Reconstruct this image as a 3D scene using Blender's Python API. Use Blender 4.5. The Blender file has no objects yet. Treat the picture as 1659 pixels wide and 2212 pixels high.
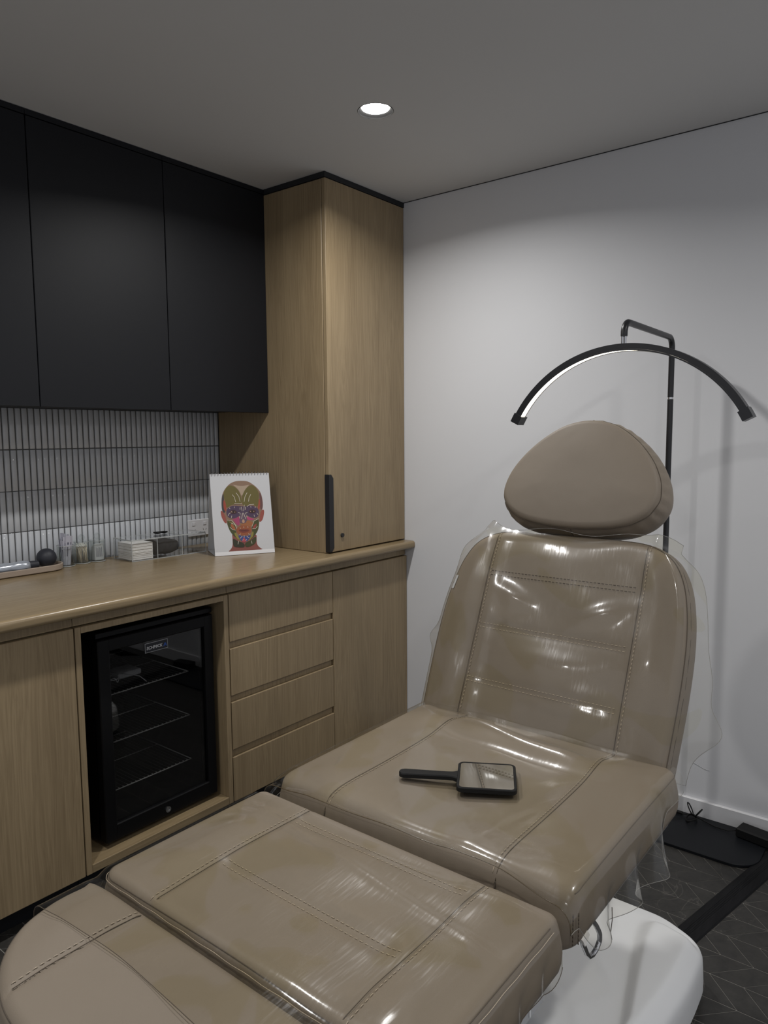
import bpy, math, random
import numpy as np
from mathutils import Vector, Matrix

# ============================================================ camera, lights, exposure
SC = bpy.context.scene
COL = SC.collection
random.seed(7)
rng = np.random.RandomState(5)

cam_d = bpy.data.cameras.new('camera'); cam = bpy.data.objects.new('camera', cam_d); COL.objects.link(cam)
cam_d.sensor_fit = 'HORIZONTAL'; cam_d.sensor_width = 36.0; cam_d.lens = 1586.68 / 1659 * 36.0
cam_d.clip_start = 0.02; cam_d.clip_end = 50
_r = Vector((0.61977718, -0.78474546, -0.00712747)); _u = Vector((0.08528284, 0.05832087, 0.99464844)); _f = Vector((0.78013017, 0.61706826, -0.10307127))
cam.matrix_world = Matrix(((_r.x, _u.x, -_f.x, -2.69044558), (_r.y, _u.y, -_f.y, -2.68328647), (_r.z, _u.z, -_f.z, 1.38143651), (0, 0, 0, 1)))
SC.camera = cam

W = bpy.data.worlds.new('world'); SC.world = W; W.use_nodes = True
W.node_tree.nodes['Background'].inputs[0].default_value = (0.47, 0.48, 0.515, 1)
W.node_tree.nodes['Background'].inputs[1].default_value = 1.0

SC.view_settings.view_transform = 'Standard'; SC.view_settings.look = 'None'
SC.view_settings.exposure = -0.08; SC.view_settings.gamma = 1.0; SC.view_settings.use_curve_mapping = False
SC.cycles.use_denoising = True
SC.cycles.max_bounces = 10; SC.cycles.transparent_max_bounces = 16; SC.cycles.glossy_bounces = 5
SC.cycles.sample_clamp_indirect = 4.0
SC.cycles.caustics_reflective = False; SC.cycles.caustics_refractive = False

H = 2.4
# ceiling downlights: (x, y, watts); the first is the one in view
DOWNLIGHTS = [(-0.793, -1.16, 12.0), (-2.15, -1.16, 10.5), (-3.5, -1.16, 6.5), (-2.15, -3.05, 6.5), (-0.793, -3.05, 6.0)]
for _x, _y, _w in DOWNLIGHTS:
    ld = bpy.data.lights.new('downlight_beam', 'AREA'); ld.shape = 'DISK'; ld.size = 0.075
    ld.energy = _w; ld.color = (1.0, 0.985, 0.965); ld.spread = math.radians(155)
    lo = bpy.data.objects.new('downlight_beam', ld); COL.objects.link(lo); lo.location = (_x, _y, H + 0.0015)

# ============================================================ materials
def new_mat(name):
    m = bpy.data.materials.new(name); m.use_nodes = True
    nt = m.node_tree; b = nt.nodes['Principled BSDF']
    return m, nt, b
def plain(name, col, rough=0.5, metal=0.0, spec=0.5, noise=0.0, nscale=200, bump=0.0, coat=0.0):
    m, nt, b = new_mat(name)
    b.inputs['Base Color'].default_value = (*col, 1); b.inputs['Roughness'].default_value = rough
    b.inputs['Metallic'].default_value = metal; b.inputs['Specular IOR Level'].default_value = spec
    b.inputs['Coat Weight'].default_value = coat
    if noise or bump:
        g = nt.nodes.new('ShaderNodeNewGeometry'); n = nt.nodes.new('ShaderNodeTexNoise')
        n.inputs['Scale'].default_value = nscale; n.inputs['Detail'].default_value = 4
        nt.links.new(g.outputs['Position'], n.inputs['Vector'])
        if noise:
            r = nt.nodes.new('ShaderNodeMapRange'); r.inputs[3].default_value = 1 - noise; r.inputs[4].default_value = 1 + noise
            nt.links.new(n.outputs['Fac'], r.inputs[0])
            v = nt.nodes.new('ShaderNodeVectorMath'); v.operation = 'SCALE'; v.inputs[0].default_value = col
            nt.links.new(r.outputs[0], v.inputs['Scale']); nt.links.new(v.outputs[0], b.inputs['Base Color'])
        if bump:
            bp = nt.nodes.new('ShaderNodeBump'); bp.inputs['Strength'].default_value = bump; bp.inputs['Distance'].default_value = 0.001
            nt.links.new(n.outputs['Fac'], bp.inputs['Height']); nt.links.new(bp.outputs[0], b.inputs['Normal'])
    return m
def wood(name, axis='z', c0=(0.205, 0.148, 0.082), c1=(0.325, 0.245, 0.143), rough=0.42):
    m, nt, b = new_mat(name); N = nt.nodes; Lk = nt.links.new
    g = N.new('ShaderNodeNewGeometry'); mp = N.new('ShaderNodeMapping')
    mp.inputs['Scale'].default_value = (170, 170, 3.0) if axis == 'z' else (3.0, 170, 170)
    Lk(g.outputs['Position'], mp.inputs[0])
    lo = N.new('ShaderNodeTexNoise'); mp2 = N.new('ShaderNodeMapping')
    mp2.inputs['Scale'].default_value = (9, 9, 0.9) if axis == 'z' else (0.9, 9, 9)
    Lk(g.outputs['Position'], mp2.inputs[0]); Lk(mp2.outputs[0], lo.inputs['Vector']); lo.inputs['Scale'].default_value = 1; lo.inputs['Detail'].default_value = 2
    add = N.new('ShaderNodeVectorMath'); add.operation = 'MULTIPLY_ADD'
    add.inputs[1].default_value = (14, 14, 14); Lk(lo.outputs['Color'], add.inputs[0]); Lk(mp.outputs[0], add.inputs[2])
    n = N.new('ShaderNodeTexNoise'); n.inputs['Scale'].default_value = 1.0; n.inputs['Detail'].default_value = 3; n.inputs['Roughness'].default_value = 0.6
    Lk(add.outputs[0], n.inputs['Vector'])
    mx = N.new('ShaderNodeMath'); mx.operation = 'MULTIPLY_ADD'; mx.inputs[1].default_value = 0.35
    Lk(lo.outputs['Fac'], mx.inputs[0]); 
    m2 = N.new('ShaderNodeMath'); m2.operation = 'MULTIPLY'; m2.inputs[1].default_value = 0.65; Lk(n.outputs['Fac'], m2.inputs[0]); Lk(m2.outputs[0], mx.inputs[2])
    r = N.new('ShaderNodeValToRGB'); r.color_ramp.elements[0].position = 0.30; r.color_ramp.elements[1].position = 0.66
    r.color_ramp.elements[0].color = (*c0, 1); r.color_ramp.elements[1].color = (*c1, 1)
    Lk(mx.outputs[0], r.inputs[0]); Lk(r.outputs[0], b.inputs['Base Color'])
    b.inputs['Roughness'].default_value = rough
    bp = N.new('ShaderNodeBump'); bp.inputs['Strength'].default_value = 0.18; bp.inputs['Distance'].default_value = 0.0006
    Lk(n.outputs['Fac'], bp.inputs['Height']); Lk(bp.outputs[0], b.inputs['Normal'])
    return m
def leather(name, col):
    m, nt, b = new_mat(name); N = nt.nodes; Lk = nt.links.new
    g = N.new('ShaderNodeNewGeometry')
    n1 = N.new('ShaderNodeTexNoise'); n1.inputs['Scale'].default_value = 5; n1.inputs['Detail'].default_value = 3
    n2 = N.new('ShaderNodeTexVoronoi'); n2.inputs['Scale'].default_value = 900
    Lk(g.outputs['Position'], n1.inputs['Vector']); Lk(g.outputs['Position'], n2.inputs['Vector'])
    r = N.new('ShaderNodeMapRange'); r.inputs[3].default_value = 0.94; r.inputs[4].default_value = 1.06; Lk(n1.outputs['Fac'], r.inputs[0])
    v = N.new('ShaderNodeVectorMath'); v.operation = 'SCALE'; v.inputs[0].default_value = col
    Lk(r.outputs[0], v.inputs['Scale']); Lk(v.outputs[0], b.inputs['Base Color'])
    b.inputs['Roughness'].default_value = 0.55; b.inputs['Specular IOR Level'].default_value = 0.35
    b1 = N.new('ShaderNodeBump'); b1.inputs['Strength'].default_value = 0.12; b1.inputs['Distance'].default_value = 0.0006; Lk(n2.outputs['Distance'], b1.inputs['Height'])
    b2 = N.new('ShaderNodeBump'); b2.inputs['Strength'].default_value = 0.35; b2.inputs['Distance'].default_value = 0.012
    Lk(n1.outputs['Fac'], b2.inputs['Height']); Lk(b1.outputs[0], b2.inputs['Normal']); Lk(b2.outputs[0], b.inputs['Normal'])
    return m
def clear(name, tint=(0.96, 0.955, 0.94), rough=0.05, ior=1.5, wr=0.0, wscale=9.0, stretch=(1, 1, 1), patch=False, haze=0.42):
    """thin clear plastic: a Fresnel mix of a tinted see-through and a gloss"""
    m = bpy.data.materials.new(name); m.use_nodes = True; nt = m.node_tree; N = nt.nodes; Lk = nt.links.new
    N.remove(N['Principled BSDF']); out = N['Material Output']
    t = N.new('ShaderNodeBsdfTransparent'); t.inputs[0].default_value = (*tint, 1)
    gl = N.new('ShaderNodeBsdfGlossy'); gl.inputs['Roughness'].default_value = rough; gl.inputs[0].default_value = (1, 1, 1, 1)
    fr = N.new('ShaderNodeFresnel'); fr.inputs[0].default_value = ior
    mix = N.new('ShaderNodeMixShader'); Lk(t.outputs[0], mix.inputs[1]); Lk(gl.outputs[0], mix.inputs[2])
    g = N.new('ShaderNodeNewGeometry')
    glo = gl
    if patch:      # a second, hazy lobe: the sheet is scuffed
        g2 = N.new('ShaderNodeBsdfGlossy'); g2.inputs['Roughness'].default_value = 0.26; mg = N.new('ShaderNodeMixShader'); mg.inputs[0].default_value = haze
        Lk(gl.outputs[0], mg.inputs[1]); Lk(g2.outputs[0], mg.inputs[2]); glo = mg; Lk(mg.outputs[0], mix.inputs[2])
    bf = N.new('ShaderNodeMath'); bf.operation = 'MULTIPLY_ADD'; bf.inputs[1].default_value = 1.0/ior - ior; bf.inputs[2].default_value = ior
    Lk(g.outputs['Backfacing'], bf.inputs[0]); Lk(bf.outputs[0], fr.inputs[0])
    if wr:
        mp = N.new('ShaderNodeMapping'); mp.inputs['Scale'].default_value = stretch; Lk(g.outputs['Position'], mp.inputs[0])
        n = N.new('ShaderNodeTexNoise'); n.inputs['Scale'].default_value = wscale; n.inputs['Detail'].default_value = 2.5; n.inputs['Distortion'].default_value = 0.6
        Lk(mp.outputs[0], n.inputs['Vector'])
        bp = N.new('ShaderNodeBump'); bp.inputs['Strength'].default_value = wr; bp.inputs['Distance'].default_value = 0.02
        Lk(n.outputs['Fac'], bp.inputs['Height']); Lk(bp.outputs[0], gl.inputs['Normal']); Lk(bp.outputs[0], fr.inputs['Normal'])
        ns = N.new('ShaderNodeTexNoise'); ns.inputs['Scale'].default_value = 1; ms = N.new('ShaderNodeMapping'); ms.inputs['Scale'].default_value = (25, 260, 25)
        Lk(g.outputs['Position'], ms.inputs[0]); Lk(ms.outputs[0], ns.inputs['Vector'])
        rr = N.new('ShaderNodeMapRange'); rr.inputs[1].default_value = 0.45; rr.inputs[2].default_value = 0.75; rr.inputs[3].default_value = rough; rr.inputs[4].default_value = rough + 0.16
        Lk(ns.outputs['Fac'], rr.inputs[0]); Lk(rr.outputs[0], gl.inputs['Roughness'])
    if patch:      # where the sheet clings to the pad it loses its haze and looks yellower, with a crisp wet-looking border
        n3 = N.new('ShaderNodeTexNoise'); n3.inputs['Scale'].default_value = 5.5; n3.inputs['Detail'].default_value = 1.0; n3.inputs['Distortion'].default_value = 1.2; Lk(g.outputs['Position'], n3.inputs['Vector'])
        r3 = N.new('ShaderNodeMapRange'); r3.inputs[1].default_value = 0.545; r3.inputs[2].default_value = 0.56; Lk(n3.outputs['Fac'], r3.inputs[0])
        m3 = N.new('ShaderNodeMix'); m3.data_type = 'RGBA'; m3.inputs[6].default_value = (*tint, 1); m3.inputs[7].default_value = (tint[0] * .97, tint[1] * .962, tint[2] * .91, 1); Lk(r3.outputs[0], m3.inputs[0]); Lk(m3.outputs[2], t.inputs[0])
    Lk(fr.outputs[0], mix.inputs[0]); Lk(mix.outputs[0], out.inputs[0])
    return m
def emit(name, col, s):
    m = bpy.data.materials.new(name); m.use_nodes = True; nt = m.node_tree; nt.nodes.remove(nt.nodes['Principled BSDF'])
    e = nt.nodes.new('ShaderNodeEmission'); e.inputs[0].default_value = (*col, 1); e.inputs[1].default_value = s
    nt.links.new(e.outputs[0], nt.nodes['Material Output'].inputs[0]); return m

M = dict(
    wall=plain('white_wall_paint', (0.66, 0.665, 0.68), 0.8, noise=0.015, nscale=3, bump=0.15),
    ceiling=plain('ceiling_paint', (0.60, 0.60, 0.595), 0.9, noise=0.01, nscale=4),
    skirting=plain('white_satin_paint', (0.72, 0.72, 0.73), 0.35),
    grout=plain('dark_tile_grout', (0.105, 0.103, 0.098), 0.9, noise=0.1),
    tile=plain('glazed_grey_white_tile', (0.50, 0.52, 0.545), 0.09, noise=0.04, nscale=15),
    floor_grout=plain('pale_floor_grout', (0.21, 0.20, 0.18), 0.9),
    black_lam=plain('black_matt_laminate', (0.0055, 0.0062, 0.0085), 0.5, noise=0.05, nscale=40, spec=0.3),
    shadow=plain('black_strip', (0.010, 0.011, 0.013), 0.6),
    wood=wood('oak_laminate', 'z'), woodh=wood('oak_laminate_horizontal', 'x', (0.185, 0.134, 0.072), (0.285, 0.215, 0.125), rough=0.27),
    handle=plain('black_powder_coat', (0.010, 0.010, 0.012), 0.4),
    fridge=plain('black_fridge_enamel', (0.0035, 0.0035, 0.004), 0.3, spec=0.22),
    fridge_in=plain('dark_fridge_lining', (0.010, 0.010, 0.011), 0.5),
    wire=plain('white_coated_wire', (0.55, 0.55, 0.53), 0.4),
    wire_dark=plain('darker_shelf_wire', (0.06, 0.06, 0.06), 0.4),  # shelf wires behind the front bar, coloured darker than the white wire
    chrome=plain('polished_chrome', (0.62, 0.62, 0.63), 0.12, metal=1.0),
    mirror=plain('mirror_glass', (0.86, 0.87, 0.86), 0.02, metal=1.0),
    leather=leather('taupe_leatherette', (0.222, 0.183, 0.140)),
    seam=plain('dark_seam', (0.095, 0.075, 0.055), 0.8),
    thread=plain('beige_thread', (0.50, 0.42, 0.32), 0.8),
    thread_dark=plain('brown_thread', (0.09, 0.068, 0.048), 0.8),
    vinyl=clear('clear_vinyl', tint=(0.965, 0.955, 0.925), rough=0.075, ior=1.55, wr=0.20, wscale=6, patch=True),
    vinyl_leg=clear('clear_vinyl_smooth', tint=(0.965, 0.955, 0.925), rough=0.10, ior=1.45, wr=0.22, wscale=6, patch=True, haze=0.18),
    vinyl_edge=plain('vinyl_cut_edge', (0.09, 0.065, 0.035), 0.25),
    vinyl_edge_pale=plain('vinyl_cut_edge_pale', (0.30, 0.29, 0.265), 0.25),
    acrylic=clear('clear_acrylic', tint=(0.97, 0.975, 0.98), rough=0.02, ior=1.45),
    acrylic_edge=plain('acrylic_edge', (0.42, 0.44, 0.44), 0.2),
    glass=clear('jar_glass', tint=(0.93, 0.945, 0.94), rough=0.02, ior=1.5),
    door_glass=clear('fridge_door_glass', tint=(0.75, 0.75, 0.75), rough=0.01, ior=1.5),
    white_plastic=plain('white_glossy_plastic', (0.82, 0.825, 0.82), 0.36, noise=0.01),
    grey_plastic=plain('pale_grey_plastic', (0.38, 0.38, 0.39), 0.4),
    lift=plain('grey_painted_metal', (0.46, 0.465, 0.47), 0.4),
    black_metal=plain('black_satin_metal', (0.011, 0.011, 0.013), 0.35),
    black_plate=plain('black_textured_plate', (0.006, 0.007, 0.009), 0.5, spec=0.25, bump=0.3, nscale=600),
    black_rubber=plain('black_rubber', (0.007, 0.007, 0.007), 0.6, spec=0.25),
    strip=None, led=emit('led_strip', (1.0, 0.93, 0.78), 5.0), lens=emit('downlight_lens', (1, 0.97, 0.92), 30.0),
    paper=plain('white_card', (0.54, 0.545, 0.56), 0.5),
    cotton=plain('white_cotton', (0.82, 0.80, 0.76), 0.9, noise=0.06, nscale=150),
    stick=plain('cotton_stick', (0.66, 0.58, 0.46), 0.8),
    sachet=plain('lilac_white_sachet', (0.46, 0.46, 0.53), 0.35, noise=0.12, nscale=90),
    sachet_ink=plain('grey_print', (0.12, 0.12, 0.16), 0.5),
    stone=plain('speckled_beige_stone', (0.335, 0.27, 0.215), 0.8, noise=0.12, nscale=500),
    ball=plain('charcoal_rubber', (0.020, 0.022, 0.030), 0.55, noise=0.08, nscale=300),
    tube=plain('silver_foil_pouch', (0.42, 0.45, 0.50), 0.22, metal=0.35),
    grey_cloth=plain('charcoal_fabric', (0.020, 0.020, 0.021), 0.9, noise=0.2, nscale=300),
    outlet=plain('white_outlet_plastic', (0.66, 0.66, 0.68), 0.35),
    dark=plain('dark_hole', (0.02, 0.02, 0.022), 0.7),
    baffle=plain('grey_downlight_baffle', (0.035, 0.035, 0.036), 0.5, spec=0.2),
)
def slate():
    m, nt, b = new_mat('dark_slate_tile'); N = nt.nodes; Lk = nt.links.new
    g = N.new('ShaderNodeNewGeometry'); n = N.new('ShaderNodeTexNoise'); n.inputs['Scale'].default_value = 28; n.inputs['Detail'].default_value = 8; n.inputs['Roughness'].default_value = 0.7
    Lk(g.outputs['Position'], n.inputs['Vector'])
    oi = N.new('ShaderNodeObjectInfo')
    r = N.new('ShaderNodeValToRGB'); r.color_ramp.elements[0].color = (0.017, 0.016, 0.0145, 1); r.color_ramp.elements[1].color = (0.044, 0.041, 0.036, 1)
    r.color_ramp.elements[0].position = 0.3; r.color_ramp.elements[1].position = 0.75
    Lk(n.outputs['Fac'], r.inputs[0])
    w = N.new('ShaderNodeTexNoise'); w.inputs['Scale'].default_value = 3.2; w.inputs['Detail'].default_value = 5; w.inputs['Distortion'].default_value = 1.4
    Lk(g.outputs['Position'], w.inputs['Vector'])
    ab = N.new('ShaderNodeMath'); ab.operation = 'SUBTRACT'; ab.inputs[1].default_value = 0.5; Lk(w.outputs['Fac'], ab.inputs[0])
    a2 = N.new('ShaderNodeMath'); a2.operation = 'ABSOLUTE'; Lk(ab.outputs[0], a2.inputs[0])
    mr = N.new('ShaderNodeMapRange'); mr.inputs[1].default_value = 0.0; mr.inputs[2].default_value = 0.0035; mr.inputs[3].default_value = 0.45; mr.inputs[4].default_value = 0.0
    Lk(a2.outputs[0], mr.inputs[0])
    mx = N.new('ShaderNodeMix'); mx.data_type = 'RGBA'; Lk(mr.outputs[0], mx.inputs[0]); Lk(r.outputs[0], mx.inputs[6]); mx.inputs[7].default_value = (0.13, 0.12, 0.105, 1)
    Lk(mx.outputs[2], b.inputs['Base Color'])
    b.inputs['Roughness'].default_value = 0.5
    bp = N.new('ShaderNodeBump'); bp.inputs['Strength'].default_value = 0.4; bp.inputs['Distance'].default_value = 0.001
    Lk(n.outputs['Fac'], bp.inputs['Height']); Lk(bp.outputs[0], b.inputs['Normal'])
    return m
M['slate'] = slate()
M['strip'] = wood('black_ribbed_strip', 'x', (0.004, 0.004, 0.005), (0.011, 0.011, 0.012), 0.7)
M['strip'].node_tree.nodes['Principled BSDF'].inputs['Specular IOR Level'].default_value = .2

# ============================================================ mesh helpers
class MB:
    def __init__(s): s.v = []; s.f = []; s.mi = []
    def add(s, vs, fs, mi=0):
        o = len(s.v); s.v += [tuple(map(float, p)) for p in vs]; s.f += [tuple(o + i for i in f) for f in fs]; s.mi += [mi] * len(fs); return s
    def box(s, x0, x1, y0, y1, z0, z1, mi=0, b=0.0):
        if b <= 0:
            vs = [(x, y, z) for z in (z0, z1) for y in (y0, y1) for x in (x0, x1)]
            return s.add(vs, [(0, 2, 3, 1), (4, 5, 7, 6), (0, 1, 5, 4), (2, 6, 7, 3), (0, 4, 6, 2), (1, 3, 7, 5)], mi)
        lo = np.array((x0, y0, z0)); hi = np.array((x1, y1, z1)); vs = []; idx = {}
        for cx in (0, 1):
            for cy in (0, 1):
                for cz in (0, 1):
                    c = np.where((cx, cy, cz), hi, lo).astype(float); sg = np.where((cx, cy, cz), -1, 1)
                    for ax in range(3):
                        p = c.copy()
                        for k in range(3):
                            if k != ax: p[k] += sg[k] * b
                        idx[(cx, cy, cz, ax)] = len(vs); vs.append(p)
        fs = []
        for ax in range(3):
            o = [k for k in range(3) if k != ax]
            for sd in (0, 1):
                q = []
                for a, bb in ((0, 0), (1, 0), (1, 1), (0, 1)):
                    c = [0, 0, 0]; c[ax] = sd; c[o[0]] = a; c[o[1]] = bb; q.append(idx[(*c, ax)])
                fs.append(tuple(q))
            for a in (0, 1):
                for bb in (0, 1):
                    c0 = [0, 0, 0]; c0[o[0]] = a; c0[o[1]] = bb; c1 = list(c0); c1[ax] = 1
                    fs.append((idx[(*c0, o[0])], idx[(*c1, o[0])], idx[(*c1, o[1])], idx[(*c0, o[1])]))
        for cx in (0, 1):
            for cy in (0, 1):
                for cz in (0, 1): fs.append(tuple(idx[(cx, cy, cz, a)] for a in range(3)))
        return s.add(vs, fs, mi)
    def prism(s, pts, d, mi=0):
        """pts: 3D polygon, d: extrusion vector"""
        n = len(pts); P = [Vector(p) for p in pts]; Q = [p + Vector(d) for p in P]
        return s.add(P + Q, [tuple(range(n))[::-1], tuple(range(n, 2 * n))] + [(i, (i + 1) % n, n + (i + 1) % n, n + i) for i in range(n)], mi)
    def lathe(s, prof, c=(0, 0, 0), n=32, mi=0, caps=True):
        vs = []; fs = []
        for r, z in prof:
            for k in range(n):
                a = 2 * math.pi * k / n; vs.append((c[0] + r * math.cos(a), c[1] + r * math.sin(a), c[2] + z))
        for i in range(len(prof) - 1):
            for k in range(n):
                k2 = (k + 1) % n; fs.append((i * n + k, i * n + k2, (i + 1) * n + k2, (i + 1) * n + k))
        if caps: fs.append(tuple(range(n))[::-1]); fs.append(tuple((len(prof) - 1) * n + k for k in range(n)))
        return s.add(vs, fs, mi)
    def tube(s, pts, r, n=10, mi=0, closed=False, ry=None):
        P = [Vector(p) for p in pts]; m = len(P); vs = []; fs = []; prev = None
        for i in range(m):
            if closed: t = P[(i + 1) % m] - P[i - 1]
            else: t = P[min(i + 1, m - 1)] - P[max(i - 1, 0)]
            t.normalize()
            if prev is None:
                a = Vector((0, 0, 1)) if abs(t.z) < 0.9 else Vector((1, 0, 0)); nn = t.cross(a).normalized()
            else: nn = (prev - t * prev.dot(t)).normalized()
            prev = nn; bb = t.cross(nn); rr = r[i] if hasattr(r, '__len__') else r
            for k in range(n):
                an = 2 * math.pi * k / n; vs.append(P[i] + nn * (rr * math.cos(an)) + bb * ((ry or rr) * math.sin(an)))
        for i in range(m if closed else m - 1):
            j = (i + 1) % m
            for k in range(n): fs.append((i * n + k, i * n + (k + 1) % n, j * n + (k + 1) % n, j * n + k))
        if not closed: fs.append(tuple(range(n))[::-1]); fs.append(tuple((m - 1) * n + k for k in range(n)))
        return s.add(vs, fs, mi)
    def sphere(s, c, r, n=24, m=14, mi=0, sc=(1, 1, 1)):
        prof = [(r * math.sin(math.pi * i / m) + 1e-5, -r * math.cos(math.pi * i / m)) for i in range(m + 1)]
        b = MB(); b.lathe(prof, (0, 0, 0), n); return s.add([(c[0] + p[0] * sc[0], c[1] + p[1] * sc[1], c[2] + p[2] * sc[2]) for p in b.v], b.f, mi)
    def grid(s, P, mi=0, flip=False):
        """P: array (na, nb, 3)"""
        na, nb = P.shape[:2]
        fs = [(i * nb + j, i * nb + j + 1, (i + 1) * nb + j + 1, (i + 1) * nb + j) for i in range(na - 1) for j in range(nb - 1)]
        if flip: fs = [f[::-1] for f in fs]
        return s.add(P.reshape(-1, 3), fs, mi)
    def mesh(s, name, mats, smooth=False, off=(0, 0, 0), fix=True, angle=None):
        me = bpy.data.meshes.new(name)
        me.from_pydata([(p[0] - off[0], p[1] - off[1], p[2] - off[2]) for p in s.v], [], s.f)
        for m in (mats if isinstance(mats, (list, tuple)) else [mats]): me.materials.append(m)
        me.polygons.foreach_set('material_index', s.mi)
        if fix:
            import bmesh
            bm = bmesh.new(); bm.from_mesh(me); bmesh.ops.recalc_face_normals(bm, faces=bm.faces); bm.to_mesh(me); bm.free()
        if smooth:
            me.polygons.foreach_set('use_smooth', [True] * len(me.polygons))
            if angle: me.set_sharp_from_angle(angle=math.radians(angle))
        me.update(); return me
    def build(s, name, mats, parent=None, smooth=False, fix=True, angle=None, loc=None):
        """world coordinates in; the object's origin is its parent's (or loc)"""
        if parent is not None: off = world_loc(parent)
        elif loc is not None: off = Vector(loc)
        elif s.v:
            a = np.array(s.v); off = Vector(((a[:, 0].min() + a[:, 0].max()) / 2, (a[:, 1].min() + a[:, 1].max()) / 2, a[:, 2].min()))
        else: off = Vector()
        o = bpy.data.objects.new(name, s.mesh(name, mats, smooth, off, fix, angle)); COL.objects.link(o)
        if parent is not None: o.parent = parent
        else: o.location = off
        return o
def world_loc(o):
    v = Vector(o.location)
    while o.parent: o = o.parent; v += Vector(o.location)
    return v
def tag(o, label, cat=None, group=None, kind=None):
    if label: o['label'] = label
    if cat: o['category'] = cat
    if group: o['group'] = group
    if kind: o['kind'] = kind
    return o
def thing(name, label, cat, loc, group=None):
    o = bpy.data.objects.new(name, None); COL.objects.link(o); o.location = loc; o.empty_display_size = 0.05
    return tag(o, label, cat, group)
def struct(o): o['kind'] = 'structure'; return o
def bx(name, mat, parent, x0, x1, y0, y1, z0, z1, b=0.0015, **k):
    return MB().box(x0, x1, y0, y1, z0, z1, b=b).build(name, mat, parent, **k)

# ============================================================ room shell
X0, Y1 = -4.4, -3.9     # left and rear limits of the room (behind the camera)
YB = 0.007              # plane of the plaster behind the tiles
struct(MB().box(X0 - .1, 0.1, YB, YB + .1, -0.02, H + .02).build('wall_back', M['grout']))
wall_back = bpy.data.objects['wall_back']
struct(MB().box(0, 0.1, Y1, YB, -0.02, H + .02).build('wall_right', M['wall']))
wall_right = bpy.data.objects['wall_right']
# the room is left open behind the camera: what lies there is out of sight
# ceiling with real round holes cut for the downlights
def ceiling():
    mb = MB(); R = 0.0555; n = 32
    xs = sorted({X0, 0.0} | {x + s * 0.12 for x, y, w in DOWNLIGHTS for s in (-1, 1)}); ys = sorted({Y1, YB} | {y + s * 0.12 for x, y, w in DOWNLIGHTS for s in (-1, 1)})
    for i in range(len(xs) - 1):
        for j in range(len(ys) - 1):
            cx, cy = (xs[i] + xs[i + 1]) / 2, (ys[j] + ys[j + 1]) / 2
            hit = [(x, y) for x, y, w in DOWNLIGHTS if abs(x - cx) < 0.01 and abs(y - cy) < 0.01]
            if not hit:
                mb.add([(xs[i], ys[j], H), (xs[i + 1], ys[j], H), (xs[i + 1], ys[j + 1], H), (xs[i], ys[j + 1], H)], [(0, 3, 2, 1)])
            else:
                x, y = hit[0]; a = []; b = []
                for k in range(n):
                    t = 2 * math.pi * (k + .5) / n; c, s = math.cos(t), math.sin(t); q = 0.12 / max(abs(c), abs(s))
                    a.append((x + R * c, y + R * s, H)); b.append((x + q * c, y + q * s, H))
                for sx, sy in ((1, 1), (-1, 1), (-1, -1), (1, -1)): b.append((x + sx * .12, y + sy * .12, H))
                mb.add(a + b, [(k, n + k, n + (k + 1) % n, (k + 1) % n) for k in range(n)] + [(n + (7 + 8 * q) % n, 2 * n + [0, 1, 2, 3][(q)], n + (8 + 8 * q) % n) for q in range(0)])
                # corner fill triangles
                for q, (sx, sy) in enumerate(((1, 1), (-1, 1), (-1, -1), (1, -1))):
                    k0 = 3 + 8 * q; k1 = k0 + 1
                    mb.add([b[k0], (x + sx * .12, y + sy * .12, H), b[k1]], [(0, 1, 2)])
    mb.box(X0, 0, Y1, YB, H + 0.07, H + 0.1)
    return mb.build('ceiling', M['ceiling'], fix=False)
struct(ceiling())
# hairline dark strip painted in as shade at the ceiling and right wall joint
struct(MB().box(-0.004, 0, Y1, -0.68, H - 0.0022, H - 0.0005).build('joint_shade_1', M['shadow']))
# skirting board
struct(MB().box(-0.014, 0, Y1, -0.73, 0, 0.068, b=0.002).build('baseboard_right', M['skirting']))
# small pale scuff scratched on the wall above the skirting
MB().tube([(-.0003, -1.975, .197), (-.0003, -1.99, .192), (-.0003, -2.012, .184), (-.0003, -2.03, .182)], .0009, 6).build('scuff_mark', M['grey_plastic'], wall_right)

# floor: grout bed with chevron slate tiles
struct(MB().box(X0, 0, Y1, YB, -0.02, -0.0011).build('floor', M['floor_grout'], loc=(0, 0, 0)))
floor = bpy.data.objects['floor']
PX, PY, SH = 0.0902, 0.0812, 0.0850
XC = -0.256; YC0 = -2.0
def chev_mesh(sgn, name='tile'):
    # parallelogram with its 'even' edge at local x=0, the other at x = sgn*PX
    g = 0.0013; mb = MB()
    def ring(i, z):
        e0 = (sgn * i, -i * (1 + .4), z); e1 = (sgn * (PX - i), -SH - i * .6, z); e2 = (sgn * (PX - i), -SH - PY + i * 1.4, z); e3 = (sgn * i, -PY + i * .6, z)
        return [e0, e1, e2, e3]
    a = ring(g, -0.0015); b = ring(g, -0.0003); c = ring(g + .0004, 0.0)
    fs = [(8, 9, 10, 11)]
    for r in (0, 4):
        for k in range(4): fs.append((r + k, r + (k + 1) % 4, r + 4 + (k + 1) % 4, r + 4 + k))
    mb.add(a + b + c, fs); return mb
chev = {s: chev_mesh(s) for s in (1, -1)}
chm = {s: chev[s].mesh('tile', M['slate']) for s in (1, -1)}
rest = MB(); cnt = 0
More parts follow.
